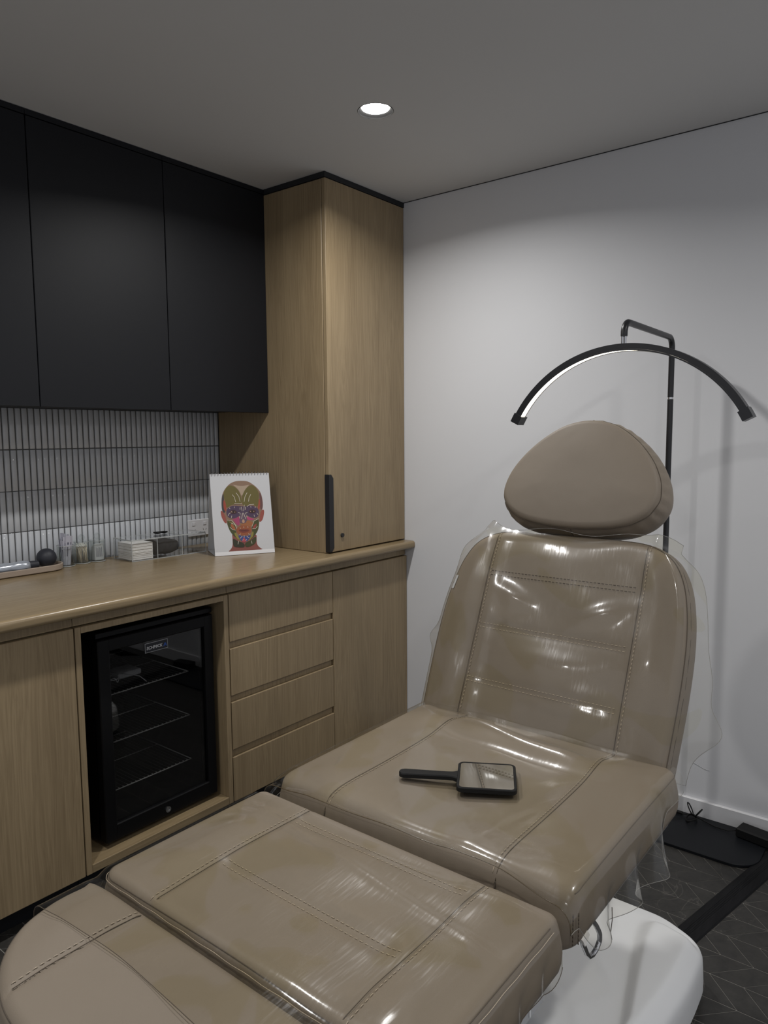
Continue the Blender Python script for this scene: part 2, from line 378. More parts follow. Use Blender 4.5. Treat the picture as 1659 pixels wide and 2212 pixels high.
for j in range(-24, 3):
    for s in (1, -1):
        if j % 2: continue
        xe = XC + PX * j * 1.0
        for k in range(-26, 26):
            y0 = YC0 + PY * k
            xa, xb = sorted((xe, xe + s * PX)); ya, yb = y0 - SH - PY, y0
            if xb < X0 + 0.1 or xa > -0.005 or ya < Y1 or yb > YB + .15: continue
            if xb > 0.001 or (ya < Y1 + .1):
                continue
            vis = xa > -1.25 and -2.72 < (ya + yb) / 2 < -1.86
            if vis and cnt < 300:
                o = bpy.data.objects.new('tile', chm[s]); COL.objects.link(o); o.parent = floor; o.location = (xe, y0, random.uniform(-.0002, .0002)); cnt += 1
            elif yb < -0.05:
                rest.add([(p[0] + xe, p[1] + y0, p[2]) for p in chev[s].v], chev[s].f)
# cut tiles along the right wall: the last column stops at the skirting
for k in range(-20, 14):
    y0 = YC0 + PY * k; xe = XC + PX * 2
    w = (0.0 - (xe + -PX)); 
    x_l = xe - PX; f = min(1, (-0.001 - x_l) / PX)
    e = [(x_l + .0009, y0 - SH - .001, 0), (-.001, y0 - SH + SH * f - .001, 0), (-.001, y0 - SH - PY + SH * f + .001, 0), (x_l + .0009, y0 - SH - PY + .001, 0)]
    mbt = MB().prism([(p[0], p[1], -.003) for p in e], (0, 0, .003))
    if -2.72 < y0 < -1.8 and cnt < 299: mbt.build('tile', M['slate'], floor); cnt += 1
    elif y0 < -.3 and y0 > Y1 + .3: rest.add(mbt.v, mbt.f)
tag(rest.build('tile', M['slate'], floor, fix=True), None, kind='stuff')

# tiled splashback: upright finger tiles
TW, TP, TH = 0.0188, 0.0235, 0.1465
ROWS = [0.8945, 1.0440, 1.1930, 1.3435]
def finger_tile():
    mb = MB(); prof = [(-TW / 2, YB), (-TW / 2, 0.0025), (-TW / 2 * .82, 0.0004), (-TW / 2 * .35, -0.0006), (TW / 2 * .35, -0.0006), (TW / 2 * .82, 0.0004), (TW / 2, 0.0025), (TW / 2, YB)]
    zs = [(0, .0016), (.002, 0), (TH - .002, 0), (TH, .0016)]
    P = np.array([[(x, y + (dy if y < .006 else 0), z) for x, y in prof] for z, dy in zs]); mb.grid(P)
    mb.add([tuple(p) for p in P[0]], [tuple(range(8))]); mb.add([tuple(p) for p in P[-1]], [tuple(range(8))[::-1]])
    return mb.mesh('tile', M['tile'], smooth=True, angle=50)
ft = finger_tile()
off_b = world_loc(wall_back)
for r, z in enumerate(ROWS):
    for k in range(72):
        x = -0.5225 - TP * k
        o = bpy.data.objects.new('tile', ft); COL.objects.link(o); o.parent = wall_back
        o.location = Vector((x, random.uniform(-.0003, .0003), z)) - off_b
        o.rotation_euler = (random.uniform(-.004, .004), 0, random.uniform(-.012, .012))

# ============================================================ cabinets
YU, YT, YD = -0.337, -0.678, -0.689
GP = 0.0015
# upper black cabinets
edges = [-0.511, -1.004, -1.502, -2.0, -2.5]
ulab = ['black handleless wall cabinet beside the tall oak cupboard', 'black handleless wall cabinet between two others above the tray', 'black wall cabinet cut by the left edge of the photo', 'black wall cabinet beyond the left edge of the frame']
for i in range(4):
    a, b = edges[i + 1], edges[i]
    t = thing('wall_cabinet', ulab[i], 'cabinet', ((a + b) / 2, -0.17, 1.482), 'black wall cabinets')
    MB().box(a + .0005, b - .0005, YU + .020, -0.006, 1.492, H - .002).build('body', M['black_lam'], t)
    bx('door', M['black_lam'], t, a + GP, b - GP, YU, YU + .018, 1.482, 2.378)
    bx('filler_panel', M['black_lam'], t, a + .0005, b - .0005, YU + .001, YU + .019, 2.381, H - .002, b=.0005)
# tall oak cupboard on the worktop end
ZW = 0.905
t = thing('tall_cupboard', 'tall oak cupboard with a black edge pull standing on the worktop in the corner', 'cabinet', (-.2555, -.34, ZW + .001))
bx('side_panel', M['wood'], t, -.511, -.493, YT + .021, -.001, ZW + .001, 2.377)
MB().box(-.4925, -.002, YT + .024, -.001, ZW + .001, 2.377).build('body', M['wood'], t)
d = bx('door', M['wood'], t, -.511, -.003, YT, YT + .018, ZW + .006, 2.377, b=.001)
mb = MB(); yh0, yh1 = YT - .0025, YT + .0205
zt_, zb_ = 1.228, ZW + .0065
prof = [(-.5135, zb_), (-.5135, zt_), (-.500, zt_), (-.487, zt_ - .016), (-.487, zb_ + .016), (-.500, zb_)]
mb.prism([(x, yh0, z) for x, z in prof], (0, yh1 - yh0, 0)); mb.build('pull_handle', M['handle'], d)
mb = MB(); mb.lathe([(.0001, -.006), (.0085, -.006), (.0085, .001), (.0001, .001)], n=24)
mb.v = [(-.437 + x, YT + z - .0005 if True else 0, .975 + y) for x, y, z in mb.v]; mb.build('lock', M['dark'], d)
mb = MB(); mb.box(-.513, -.001, YT - .002, YT + .016, 2.379, H - .001).box(-.5135, -.4955, YT + .016, YU - .001, 2.379, H - .001)
mb.build('top_strip', M['shadow'], t)
# worktop with rounded nose
def nose():
    mb = MB(); yf = -.735; zt, zb = ZW, .872; pts = [(-.006, zb), (-.006, zt)]
    r = .013
    for k in range(9):
        a = math.pi / 2 * k / 8; pts.append((yf + r - r * math.sin(a), zt - r + r * math.cos(a)))
    r2 = .011
    for k in range(7):
        a = math.pi / 2 * k / 6; pts.append((yf + r2 - r2 * math.cos(a), zb + r2 - r2 * math.sin(a)))
    P = [(-2.6, y, z) for y, z in pts]; mb.prism(P, (2.598, 0, 0)); return mb
o = nose().build('worktop', M['woodh'], smooth=True, angle=35)
tag(o, 'long oak worktop with rounded front edge below the grey tiled splashback', 'worktop')
# base units; carcass carries the fascia rail
def base_unit(name, label, x0, x1, cavity=False):
    t = thing(name, label, 'cabinet', ((x0 + x1) / 2, -.35, 0), 'oak base cabinets')
    if not cavity:
        MB().box(x0 + .0005, x1 - .0005, YD + .024, -.004, .074, .8335).box(x0 + .0005, x1 - .0005, YD + .03, -.004, .8335, .871).build('body', M['wood'], t)
    MB().box(x0 + .0005, x1 - .0005, YD + .07, YD + .052, .0005, .0735).build('kickboard', M['black_lam'], t)
    return t
t = base_unit('corner_base_cabinet', 'oak base cabinet with one plain door in the corner under the tall cupboard', -.509, -.002)
bx('door', M['wood'], t, -.5075, -.003, YD, YD + .018, .074, .8335)
bx('fascia_rail', M['wood'], t, -.509, -.003, YD + .010, YD + .028, .8375, .870, b=.0005)
t = base_unit('drawer_unit', 'oak unit of four flat drawers between bar fridge and corner cabinet', -1.050, -.5095)
for z0, z1 in ((.663, .8335), (.467, .637), (.268, .442), (.074, .239)):
    bx('drawer', M['wood'], t, -1.048, -.5105, YD, YD + .018, z0, z1)
MB().box(-1.048, -.5105, YD + .012, YD + .0235, .62, .68).box(-1.048, -.5105, YD + .012, YD + .0235, .43, .48).box(-1.048, -.5105, YD + .012, YD + .0235, .23, .28).build('grip_rail', M['wood'], t)
bx('fascia_rail', M['wood'], t, -1.050, -.5095, YD + .010, YD + .028, .8375, .870, b=.0005)
t = base_unit('fridge_housing', 'open oak housing framing the black bar fridge', -1.617, -1.0515, True)
for nm, a in (('side_panel', (-1.616, -1.598, YD, -.01, .074, .8335)), ('side_panel', (-1.0715, -1.0525, YD, -.01, .074, .8335)), ('top_panel', (-1.5975, -1.072, YD, -.01, .8145, .8335)), ('bottom_panel', (-1.5975, -1.072, YD, -.01, .074, .100)), ('back_panel', (-1.5975, -1.072, -.03, -.012, .1005, .814))):
    bx(nm, M['wood'] if nm != 'bottom_panel' else M['woodh'], t, *a, b=.001)
bx('fascia_rail', M['wood'], t, -1.617, -1.0515, YD + .010, YD + .028, .8375, .870, b=.0005)
t = base_unit('left_base_cabinet', 'oak base cabinet with one plain door left of the bar fridge', -2.18, -1.6185)
bx('door', M['wood'], t, -2.178, -1.620, YD, YD + .018, .074, .8335)
bx('fascia_rail', M['wood'], t, -2.18, -1.6185, YD + .010, YD + .028, .8375, .870, b=.0005)

# ============================================================ bar fridge
fx0, fx1, fz0, fz1, fy = -1.527, -1.092, .118, .772, -.652
t = thing('bar_fridge', 'black glass-door bar fridge with wire shelves in the oak housing', 'fridge', ((fx0 + fx1) / 2, -.34, .1003))
mb = MB(); yb_ = -.10
for a in ((fx0, fx0 + .035, fy + .04, yb_, fz0, fz1), (fx1 - .035, fx1, fy + .04, yb_, fz0, fz1), (fx0 + .035, fx1 - .035, fy + .04, yb_, fz1 - .04, fz1), (fx0 + .035, fx1 - .035, fy + .04, yb_, fz0, fz0 + .04), (fx0 + .035, fx1 - .035, yb_ - .03, yb_, fz0 + .04, fz1 - .04)): mb.box(*a)
mb.build('body', [M['fridge']], t)
bx('top_cap', M['fridge'], t, fx0 - .002, fx1 + .002, fy + .006, yb_, fz1 + .001, fz1 + .018)
for sx in (fx0 + .04, fx1 - .04):
    for sy in (fy + .06, yb_ - .05): MB().lathe([(.012, 0), (.014, .004), (.010, .0177)], (sx, sy, .1003), 16).build('foot', M['grey_plastic'], t, smooth=True, angle=40)
dr = thing('door', None, None, (fx0, fy, fz0)); 
bpy.data.objects.remove(dr)
mb = MB(); wL, wR, wT, wB = .040, .036, .040, .052
y0, y1 = fy, fy + .036
mb.box(fx0, fx0 + wL, y0, y1, fz0, fz1 - .004, b=.003).box(fx1 - wR, fx1, y0, y1, fz0, fz1 - .004, b=.003).box(fx0 + wL - .004, fx1 - wR + .004, y0 + .0005, y1, fz1 - .004 - wT, fz1 - .0042, b=.003).box(fx0 + wL - .004, fx1 - wR + .004, y0 + .0005, y1, fz0, fz0 + wB, b=.003)
dr = mb.build('door', M['fridge'], t)
mb = MB().box(fx0 + .030, fx1 - .028, y0 + .012, y0 + .015, fz0 + .045, fz1 - .035)
mb.build('glass', M['door_glass'], dr)
MB().lathe([(.0001, 0), (.0095, 0), (.0105, .002), (.0105, .005), (.0001, .005)], n=24).build('x', M['chrome'])
lk = bpy.data.objects['x']; me_l = lk.data; bpy.data.objects.remove(lk)
mb = MB(); mb.lathe([(.0045, .0), (.0045, .001), (.010, .0015), (.0105, -.003), (.0001, -.003)], n=28)
mb.v = [(-1.302 + x, fy - .002 - z * 1.0, .090 + fz0 - .085 + .018 + y) for x, y, z in mb.v]; mb.build('lock', M['chrome'], dr, smooth=True, angle=40)
# maker's plate
def text_mesh(s, size, mat, name, parent, origin, xdir, ydir, shear=0.0, weight=0.0):
    cu = bpy.data.curves.new(name, 'FONT'); cu.body = s; cu.size = size; cu.extrude = .00025; cu.shear = shear; cu.offset = weight; cu.resolution_u = 3
    ob = bpy.data.objects.new(name, cu); COL.objects.link(ob); dg = bpy.context.evaluated_depsgraph_get(); me = bpy.data.meshes.new_from_object(ob.evaluated_get(dg))
    bpy.data.objects.remove(ob); X = Vector(xdir); Y = Vector(ydir); Z = X.cross(Y); o0 = Vector(origin); pl = world_loc(parent) if parent else Vector()
    for v in me.vertices:
        c = v.co.copy(); v.co = o0 + X * c.x + Y * c.y + Z * c.z - pl
    me.materials.clear(); me.materials.append(mat); o = bpy.data.objects.new(name, me); COL.objects.link(o); o.parent = parent; return o
lx0, lx1, lz0, lz1 = -1.357, -1.271, .688, .719; ly = fy + .0106
mb = MB().box(lx0, lx1, ly, ly + .0012, lz0, lz1); pl = mb.build('name_plate', M['grey_plastic'], dr)
plate_in = plain('plate_black', (.012, .013, .018), .35); white_ink = plain('white_ink', (.55, .55, .56), .5); blue_ink = plain('blue_ink', (.02, .07, .30), .5)
mb = MB().box(lx0 + .0014, lx1 - .0014, ly - .0005, ly + .0005, lz0 + .0014, lz1 - .0014, 0)
arrow = [(.068, .008), (.072, .008), (.0755, .0135), (.079, .008), (.083, .008), (.0775, .0195), (.0735, .0195)]
mb.prism([(lx0 + a, ly - .0008, lz0 + b) for a, b in arrow], (0, .0004, 0), 1)
pi_ = mb.build('name_plate_face', [plate_in, blue_ink], dr)
text_mesh('SCHMICK', .0138, white_ink, 'lettering', dr, (lx0 + .005, ly - .0008, lz0 + .0098), (1, 0, 0), (0, 0, 1), .15, .0003)
# wire shelves
for z in (.555, .395, .232):
    mb = MB(); xa, xb = fx0 + .042, fx1 - .042; ya, yb2 = -.56, -.15
    mb.tube([(xa, ya, z), (xb, ya, z)], .0019, 6).tube([(xa, yb2, z), (xb, yb2, z)], .0019, 6).tube([(xa, ya, z), (xa, yb2, z)], .0019, 6).tube([(xb, ya, z), (xb, yb2, z)], .0019, 6).tube([(xa, -.35, z - .003), (xb, -.35, z - .003)], .0016, 6)
    for k in range(1, 22): mb.tube([(xa + (xb - xa) * k / 22, ya - .001, z + .002), (xa + (xb - xa) * k / 22, ya + .006, z + .002)], .0012, 5)
    sh = mb.build('wire_shelf', M['wire'], t, smooth=True); mb = MB()
    for k in range(1, 22): mb.tube([(xa + (xb - xa) * k / 22, ya + .006, z + .002), (xa + (xb - xa) * k / 22, yb2, z + .002)], .0008, 4)
    mb.build('wire_grid', M['wire_dark'], sh, smooth=True)
# white power bank and its cable, lying on the top shelf
zs = .5585
t2 = thing('charger_block', 'white charger block with a looped white cable on the top fridge shelf', 'charger', (-1.30, -.42, zs))
bx('block', M['paper'], t2, -1.345, -1.255, -.46, -.38, zs, zs + .020, b=.004)
pts = [(-1.345, -.42, zs + .008)]
for k in range(34):
    a = k / 33 * 2 * math.pi * 2.1 + .5; pts.append((-1.375 + .028 * math.cos(a) , -.44 + .05 * math.sin(a), zs + .004 + .0022 * (k % 9) + .012 * max(0, math.sin(a * .5))))
pts += [(-1.33, -.51, zs + .026), (-1.31, -.53, zs + .02), (-1.30, -.555, zs + .004)]
MB().tube(pts, .0016, 6).build('cable', M['paper'], t2, smooth=True)

# ============================================================ objects on the worktop
Z = ZW + .0005
# power outlet on the tiles
t = thing('power_outlet', 'white double power outlet on the grey tiles behind the clear box', 'outlet', (-.645, -.0045, .942))
bx('plate', M['outlet'], t, -.704, -.588, -.012, -.0015, .942, 1.017, b=.003)
for xs_ in (-.676, -.616):
    bx('switch', M['outlet'], t, xs_ - .008, xs_ + .008, -.0155, -.0121, .990, 1.004, b=.001)
    mb = MB()
    for dx, dz, an in ((-.007, 0, .5), (.007, 0, -.5), (0, -.014, 0)):
        c, s = math.cos(an), math.sin(an); w, h = .0009, .0042
        q = [(-w, -h), (w, -h), (w, h), (-w, h)]
        mb.prism([(xs_ + dx + c * a - s * b, -.0124, .970 + dz + s * a + c * b) for a, b in q], (0, .0006, 0))
    mb.build('socket_slot', M['dark'], t)
# stone tray
t = thing('stone_tray', 'beige speckled stone tray with rounded ends at the left of the worktop', 'tray', (-1.50, -.085, Z))
def oval(cx, cy, hx, hy, n=20):
    r = hy; P = []
    for k in range(n + 1): a = -math.pi / 2 + math.pi * k / n; P.append((cx + hx - r + r * math.cos(a), cy + r * math.sin(a)))
    for k in range(n + 1): a = math.pi / 2 + math.pi * k / n; P.append((cx - hx + r + r * math.cos(a), cy + r * math.sin(a)))
    return P
mb = MB(); rings = []
ca = math.cos(math.radians(0)); 
for hx, hy, z in ((.188, .058, 0), (.194, .064, .004), (.195, .065, .021), (.193, .063, .023), (.189, .059, .023), (.187, .057, .020), (.185, .055, .008)):
    rings.append([(x, y, Z + z) for x, y in oval(-1.52, -.075, hx, hy)])
n = len(rings[0]); mb.add([p for r in rings for p in r], [(i * n + k, i * n + (k + 1) % n, (i + 1) * n + (k + 1) % n, (i + 1) * n + k) for i in range(len(rings) - 1) for k in range(n)] + [tuple(range(n))[::-1], tuple((len(rings) - 1) * n + k for k in range(n))])
mb.build('tray_body', M['stone'], t, smooth=True, angle=40)
o = MB().sphere((-1.378, -.074, Z + .0083 + .0345), .0345, 36, 22).build('massage_ball', M['ball'], smooth=True); tag(o, 'round charcoal rubber ball sitting in the right end of the stone tray', 'ball')
t = thing('foil_tube', 'silver squeeze tube with dark cap lying in the stone tray', 'tube', (-1.52, -.085, Z + .009))
ax0, ax1 = Vector((-1.66, -.075, Z + .031)), Vector((-1.452, -.088, Z + .030)); P = []
for i in range(16):
    f = i / 15; c = ax0.lerp(ax1, f); w = .024 - .006 * f; h = .003 + .015 * min(1, f * 1.6); row = []
    for k in range(20): a = 2 * math.pi * k / 20; row.append((c.x + .001 * math.sin(5 * a + i), c.y + w * math.cos(a) * (1 + .05 * math.sin(i * 1.7)), c.z - .0035 + h * math.sin(a) + .0015 * math.sin(i * 1.3 + 2 * a)))
    P.append(row)
mb = MB(); n = 20; mb.add([p for r in P for p in r], [(i * n + k, i * n + (k + 1) % n, (i + 1) * n + (k + 1) % n, (i + 1) * n + k) for i in range(15) for k in range(n)] + [tuple(range(n))[::-1], tuple(15 * n + k for k in range(n))])
mb.build('tube_body', M['tube'], t, smooth=True)
MB().tube([(-1.452, -.088, Z + .027), (-1.435, -.0885, Z + .0265), (-1.418, -.089, Z + .026)], [.015, .0145, .013], 20).build('cap', M['ball'], t, smooth=True, angle=40)
for k, (cx, cy, a, L_, lab) in enumerate(((-1.52, -.118, .03, .13, 'white flat card strip in the stone tray in front of the silver tube'), (-1.62, -.108, -.05, .10, 'white short strip at the far left of the stone tray'))):
    c, s = math.cos(a), math.sin(a); q = [(-L_ / 2, -.008), (L_ / 2, -.008), (L_ / 2, .008), (-L_ / 2, .008)]
    o = MB().prism([(cx + c * x - s * y, cy + s * x + c * y, Z + .0083 + (.003 if k == 0 else .003)) for x, y in q], (0, 0, .0065)).build('white_pen', M['paper']); tag(o, lab, 'strip')
# three jars
def jar(name, label, cx, cy, r, h, lid):
    t = thing(name, label, 'jar', (cx, cy, Z)); w = .0022
    MB().lathe([(r, 0.0), (r, h), (r - w, h), (r - w, .004), (.0001, .004)], (cx, cy, Z), 40).build('glass_wall', M['glass'], t, smooth=True, angle=40, fix=True)
    MB().tube([(cx + (r) * math.cos(a), cy + (r) * math.sin(a), Z + h) for a in np.linspace(0, 2 * math.pi, 40)[:-1]], .0011, 6, closed=True).build('rim', M['acrylic_edge'], t, smooth=True)
    MB().tube([(cx + (r) * math.cos(a), cy + (r) * math.sin(a), Z + .002) for a in np.linspace(0, 2 * math.pi, 40)[:-1]], .0014, 6, closed=True).build('foot_ring', M['acrylic_edge'], t, smooth=True)
    if lid:
        l = MB().lathe([(.0001, h + .001), (r + .001, h + .001), (r + .001, h + .005), (.0001, h + .005)], (cx, cy, Z), 40).build('lid', M['glass'], t, smooth=True, angle=40)
        MB().sphere((cx, cy, Z + h + .017), .0125, 24, 14).build('knob', M['glass'], l, smooth=True)
    return t
J1, J2, J3 = (-1.300, -.066), (-1.229, -.055), (-1.168, -.060)
jar('swab_jar', 'open clear jar crammed with sealed sachets right of the stone tray', *J1, .031, .078, False)
jar('cotton_bud_jar', 'small lidded clear jar filled with wooden cotton buds', *J2, .0275, .082, True)
jar('wipe_jar', 'small lidded clear jar holding a printed wipe packet beside the long clear box', *J3, .0275, .082, True)
for k in range(13):
    a = 2 * math.pi * k / 13 + random.uniform(-.2, .2); rr = random.uniform(.006, .020); bx_, by_ = J1[0] + rr * math.cos(a) * .6, J1[1] + rr * math.sin(a) * .6
    tx, ty = J1[0] + rr * 1.25 * math.cos(a), J1[1] + rr * 1.25 * math.sin(a); hh = random.uniform(.095, .128); an = a + math.pi / 2 + random.uniform(-.5, .5)
    wv = Vector((math.cos(an), math.sin(an), 0)) * random.uniform(.006, .0095); th = Vector((-math.sin(an), math.cos(an), 0)) * .0012
    b0 = Vector((bx_, by_, Z + .005)); b1 = Vector((tx, ty, Z + hh))
    mb = MB(); mb.prism([b0 - wv, b0 + wv, b1 + wv, b1 - wv], th, 0)
    q0 = b0.lerp(b1, .30); q1 = b0.lerp(b1, .62); mb.prism([q0 - wv * .45 - th * .08, q0 + wv * .1 - th * .08, q1 + wv * .1 - th * .08, q1 - wv * .45 - th * .08], -th * .05, 1)
    q0 = b0.lerp(b1, .70); q1 = b0.lerp(b1, .78); mb.prism([q0 - wv * .3 - th * .08, q0 + wv * .4 - th * .08, q1 + wv * .4 - th * .08, q1 - wv * .3 - th * .08], -th * .05, 1)
    o = mb.build('sachet', [M['sachet'], M['sachet_ink']]); tag(o, 'thin sealed sachet standing in the open clear jar', 'sachet', 'sachets in the open jar')
for k in range(34):
    a = random.uniform(0, 6.28); rr = .022 * math.sqrt(random.random()); a2 = a + random.uniform(-.9, .9); r2 = .022 * math.sqrt(random.random())
    p0 = Vector((J2[0] + rr * math.cos(a), J2[1] + rr * math.sin(a), Z + .006)); p1 = Vector((J2[0] + r2 * math.cos(a2), J2[1] + r2 * math.sin(a2), Z + random.uniform(.070, .079)))
    mb = MB(); mb.tube([p0, p1], .0011, 6, 0).tube([p0.lerp(p1, .86), p0.lerp(p1, .93), p1], [.0013, .0026, .0015], 8, 1)
    o = mb.build('cotton_bud', [M['stick'], M['cotton']], smooth=True); tag(o, 'cotton bud with wooden stick in the small lidded jar', 'cotton bud', 'cotton buds in the lidded jar')
mb = MB(); cx, cy = J3
for k in range(4):
    yy = cy - .012 + k * .0075; mb.box(cx - .019 + .001 * k, cx + .019 - .001 * k, yy, yy + .006, Z + .0055, Z + .070 - .004 * k, 0, b=.001)
for k in range(7): mb.box(cx - .013 + k * .0038, cx - .0118 + k * .0038, cy - .0125, cy - .0119, Z + .018, Z + .056 - .002 * (k % 3), 1)
o = mb.build('wipe_packet', [M['paper'], M['sachet_ink']]); tag(o, 'white printed wipe packets standing in the lidded jar beside the box', 'packet')
# long clear acrylic box, slightly turned, with three compartments
def rotbox(mb, c, ang, x0, x1, y0, y1, z0, z1, mi=0, b=0.0):
    t_ = MB().box(x0, x1, y0, y1, z0, z1, mi, b); ca, sa = math.cos(ang), math.sin(ang)
    return mb.add([(c[0] + ca * x - sa * y, c[1] + sa * x + ca * y, z) for x, y, z in t_.v], t_.f, mi)
BC = (-1.105, -.195); BA = math.radians(-3.2); BL, BD, BH = .335, .135, .080
t = thing('acrylic_box', 'long clear lidded acrylic box with three compartments in front of the outlet', 'box', (BC[0] + BL / 2, BC[1] + BD / 2, Z))
w = .0025
for a in ((0, BL, 0, w), (0, BL, BD - w, BD), (0, w, w, BD - w), (BL - w, BL, w, BD - w), (.110, .110 + w, w, BD - w), (.222, .222 + w, w, BD - w)):
    mb = MB(); rotbox(mb, BC, BA, *a, Z + .003, Z + BH); mb.build('panel', M['acrylic'], t)
mb = MB(); rotbox(mb, BC, BA, 0, BL, 0, BD, Z, Z + .0025); mb.build('base', M['acrylic'], t)
for a, b_ in ((0, .109), (.113, .221), (.2255, BL)):
    mb = MB(); rotbox(mb, BC, BA, a, b_, 0, BD, Z + BH + .001, Z + BH + .004); l = mb.build('lid', M['acrylic'], t)
mb = MB()
for x in (0, .110, .222, BL): 
    for y in (0, BD):
        rotbox(mb, BC, BA, x - .001, x + .001, y - .001, y + .001, Z, Z + BH)
for y in (0, BD): rotbox(mb, BC, BA, 0, BL, y - .001, y + .0012, Z + BH, Z + BH + .0038); rotbox(mb, BC, BA, 0, BL, y - .001, y + .001, Z, Z + .0025)
for x in (0, .110, .2235, BL): rotbox(mb, BC, BA, x - .001, x + .001, 0, BD, Z + BH, Z + BH + .0038)
mb.build('polished_edge', M['acrylic_edge'], t)
mbs = []
for k in range(24):
    mb = MB(); j = random.uniform(-.0015, .0015); rotbox(mb, BC, BA, .008 + j, .096 + j, .010 + j, .120 + j, Z + .0032 + k * .0027, Z + .0032 + k * .0027 + .0024, b=.0008)
    o = mb.build('cotton_pad', M['cotton']); tag(o, 'square white cotton pad in the left compartment of the clear box' if k < 23 else 'uppermost square white cotton pad of the stack in the clear box', 'cotton pad', 'cotton pads stacked in the clear box')
mb = MB(); P = []
for i in range(14):
    v = i / 13
    row = []
    for k in range(28):
        a = 2 * math.pi * k / 28; e = (abs(math.cos(a)) ** .6 * math.copysign(1, math.cos(a)), abs(math.sin(a)) ** .6 * math.copysign(1, math.sin(a)))
        x = .117 + .003 + v * .093; y = .066 + .052 * e[0] * (1 + .04 * math.sin(3 * v * 6 + a)); z = .036 + .031 * e[1] * (1 + .05 * math.sin(9 * v + 2 * a)) * (1 - .25 * max(0, v - .7) / .3)
        ca, sa = math.cos(BA), math.sin(BA); row.append((BC[0] + ca * x - sa * y, BC[1] + sa * x + ca * y, Z + .003 + max(z, .0005)))
    P.append(row)
n = 28; mb.add([p for r in P for p in r], [(i * n + k, i * n + (k + 1) % n, (i + 1) * n + (k + 1) % n, (i + 1) * n + k) for i in range(13) for k in range(n)] + [tuple(range(n))[::-1], tuple(13 * n + k for k in range(n))])
o = mb.build('black_headband_stack', M['grey_cloth'], smooth=True, angle=50); tag(o, 'folded black fabric bundle in the middle compartment of the clear box', 'fabric')
zl = Z + BH + .0045; mb = MB()
for k in range(9):
    a = random.uniform(-.5, .5); l = random.uniform(.016, .028); x0_, y0_ = -.922, -.120
    mb.tube([(x0_ - l, y0_ - l * a, zl + .003 + .002 * (k % 3)), (x0_, y0_, zl + .007), (x0_ + l, y0_ + l * a * .8, zl + .003 + .002 * (k % 3))], [.0028, .0034, .0028], 8)
o = mb.build('hair_tie', M['black_rubber'], smooth=True); tag(o, 'bunched black hair tie lying on the lid of the clear box', 'hair tie')
# desk flip chart
c0 = np.array([-.829, -.347]); c1 = np.array([-.615, -.465]); W2 = c1 - c0; WL = np.linalg.norm(W2); ex = W2 / WL; en = np.array([-ex[1], ex[0]])
HC, LB = .325, .075
def cp(u, v, d=0.0):      # u across 0..1, v up 0..1 on the front leaf; d out of it towards the viewer
    nrm = np.array([-en[0] * HC, -en[1] * HC, LB]); nrm = nrm / np.linalg.norm(nrm)
    p = np.array([*(c0 + W2 * u + en * LB * v), Z + .0008 + HC * v]); return tuple(p + nrm * d)
t = thing('flip_chart', 'white wire-bound desk flip chart showing a colour-mapped face', 'flip chart', ((c0[0] + c1[0]) / 2, (c0[1] + c1[1]) / 2, Z))
def leaf(q0, th, nm, mat):
    mb = MB(); mb.add([q0[0], q0[1], q0[2], q0[3]] + [tuple(np.array(p) - np.array(th)) for p in q0], [(0, 1, 2, 3), (7, 6, 5, 4), (0, 4, 5, 1), (1, 5, 6, 2), (2, 6, 7, 3), (3, 7, 4, 0)]); return mb.build(nm, mat, t)
nf = np.array(cp(0, 0, 1)) - np.array(cp(0, 0, 0))
leaf([cp(0, 0), cp(1, 0), cp(1, 1), cp(0, 1)], nf * .003, 'front_leaf', M['paper'])
bk = lambda u, v: tuple([*(c0 + W2 * u + en * (.172 - (.172 - LB) * v)), Z + .0008 + (HC - .0) * v])
leaf([bk(0, 0), bk(1, 0), bk(1, .985), bk(0, .985)], (-.0005, -.001, 0.0), 'back_leaf', M['paper'])
leaf([tuple([*(c0 + en * .005), Z + .0006]), tuple([*(c1 + en * .005), Z + .0006]), tuple([*(c1 + en * .166), Z + .0006]), tuple([*(c0 + en * .166), Z + .0006])], (0, 0, -.0012), 'base_leaf', M['paper'])
for k in range(19):
    u = (k + .7) / 19.4; c = np.array(cp(u, 1, -.001)); mb = MB()
    pts = [tuple(c + nf * .0075 * math.cos(a) + np.array([en[0] * .0, en[1] * .0, 1]) * .0075 * math.sin(a)) for a in np.linspace(-1.9, 3.6, 14)]
    mb.tube(pts, .0009, 6); mb.build('wire_loop', M['chrome'], t, smooth=True)
# printed face, traced as flat ink shapes on the leaf
CQ = [(115, 255), (1275, 215), (1410, 1785), (235, 1865)]   # corners of the front leaf in a magnified view (tl, tr, br, bl)
def homog(src, dst):
    A = []
    for (x, y), (u, v) in zip(src, dst): A.append([x, y, 1, 0, 0, 0, -u * x, -u * y]); A.append([0, 0, 0, x, y, 1, -v * x, -v * y])
    b = [c for p in dst for c in p]; h = np.linalg.solve(np.array(A, float), np.array(b, float)); return np.append(h, 1).reshape(3, 3)
HM = homog(CQ, [(0, 1), (1, 1), (1, 0), (0, 0)])
def uvp(x, y): q = HM @ np.array([x, y, 1.0]); return q[0] / q[2], q[1] / q[2]
INK = {}
def ink(c):
    if c not in INK: INK[c] = plain('ink', tuple(((.78 * v + .22 * (sum(c) / 3)) / 255) ** 2.2 * 1.25 for v in c), .5)
    return INK[c]
def smoothpoly(P, it=2):
    for _ in range(it):
        Q = []
        for i in range(len(P)):
            a, b = P[i], P[(i + 1) % len(P)]; Q += [(a[0] * .75 + b[0] * .25, a[1] * .75 + b[1] * .25), (a[0] * .25 + b[0] * .75, a[1] * .25 + b[1] * .75)]
        P = Q
    return P
import bmesh
face_root = None; layer = [0]
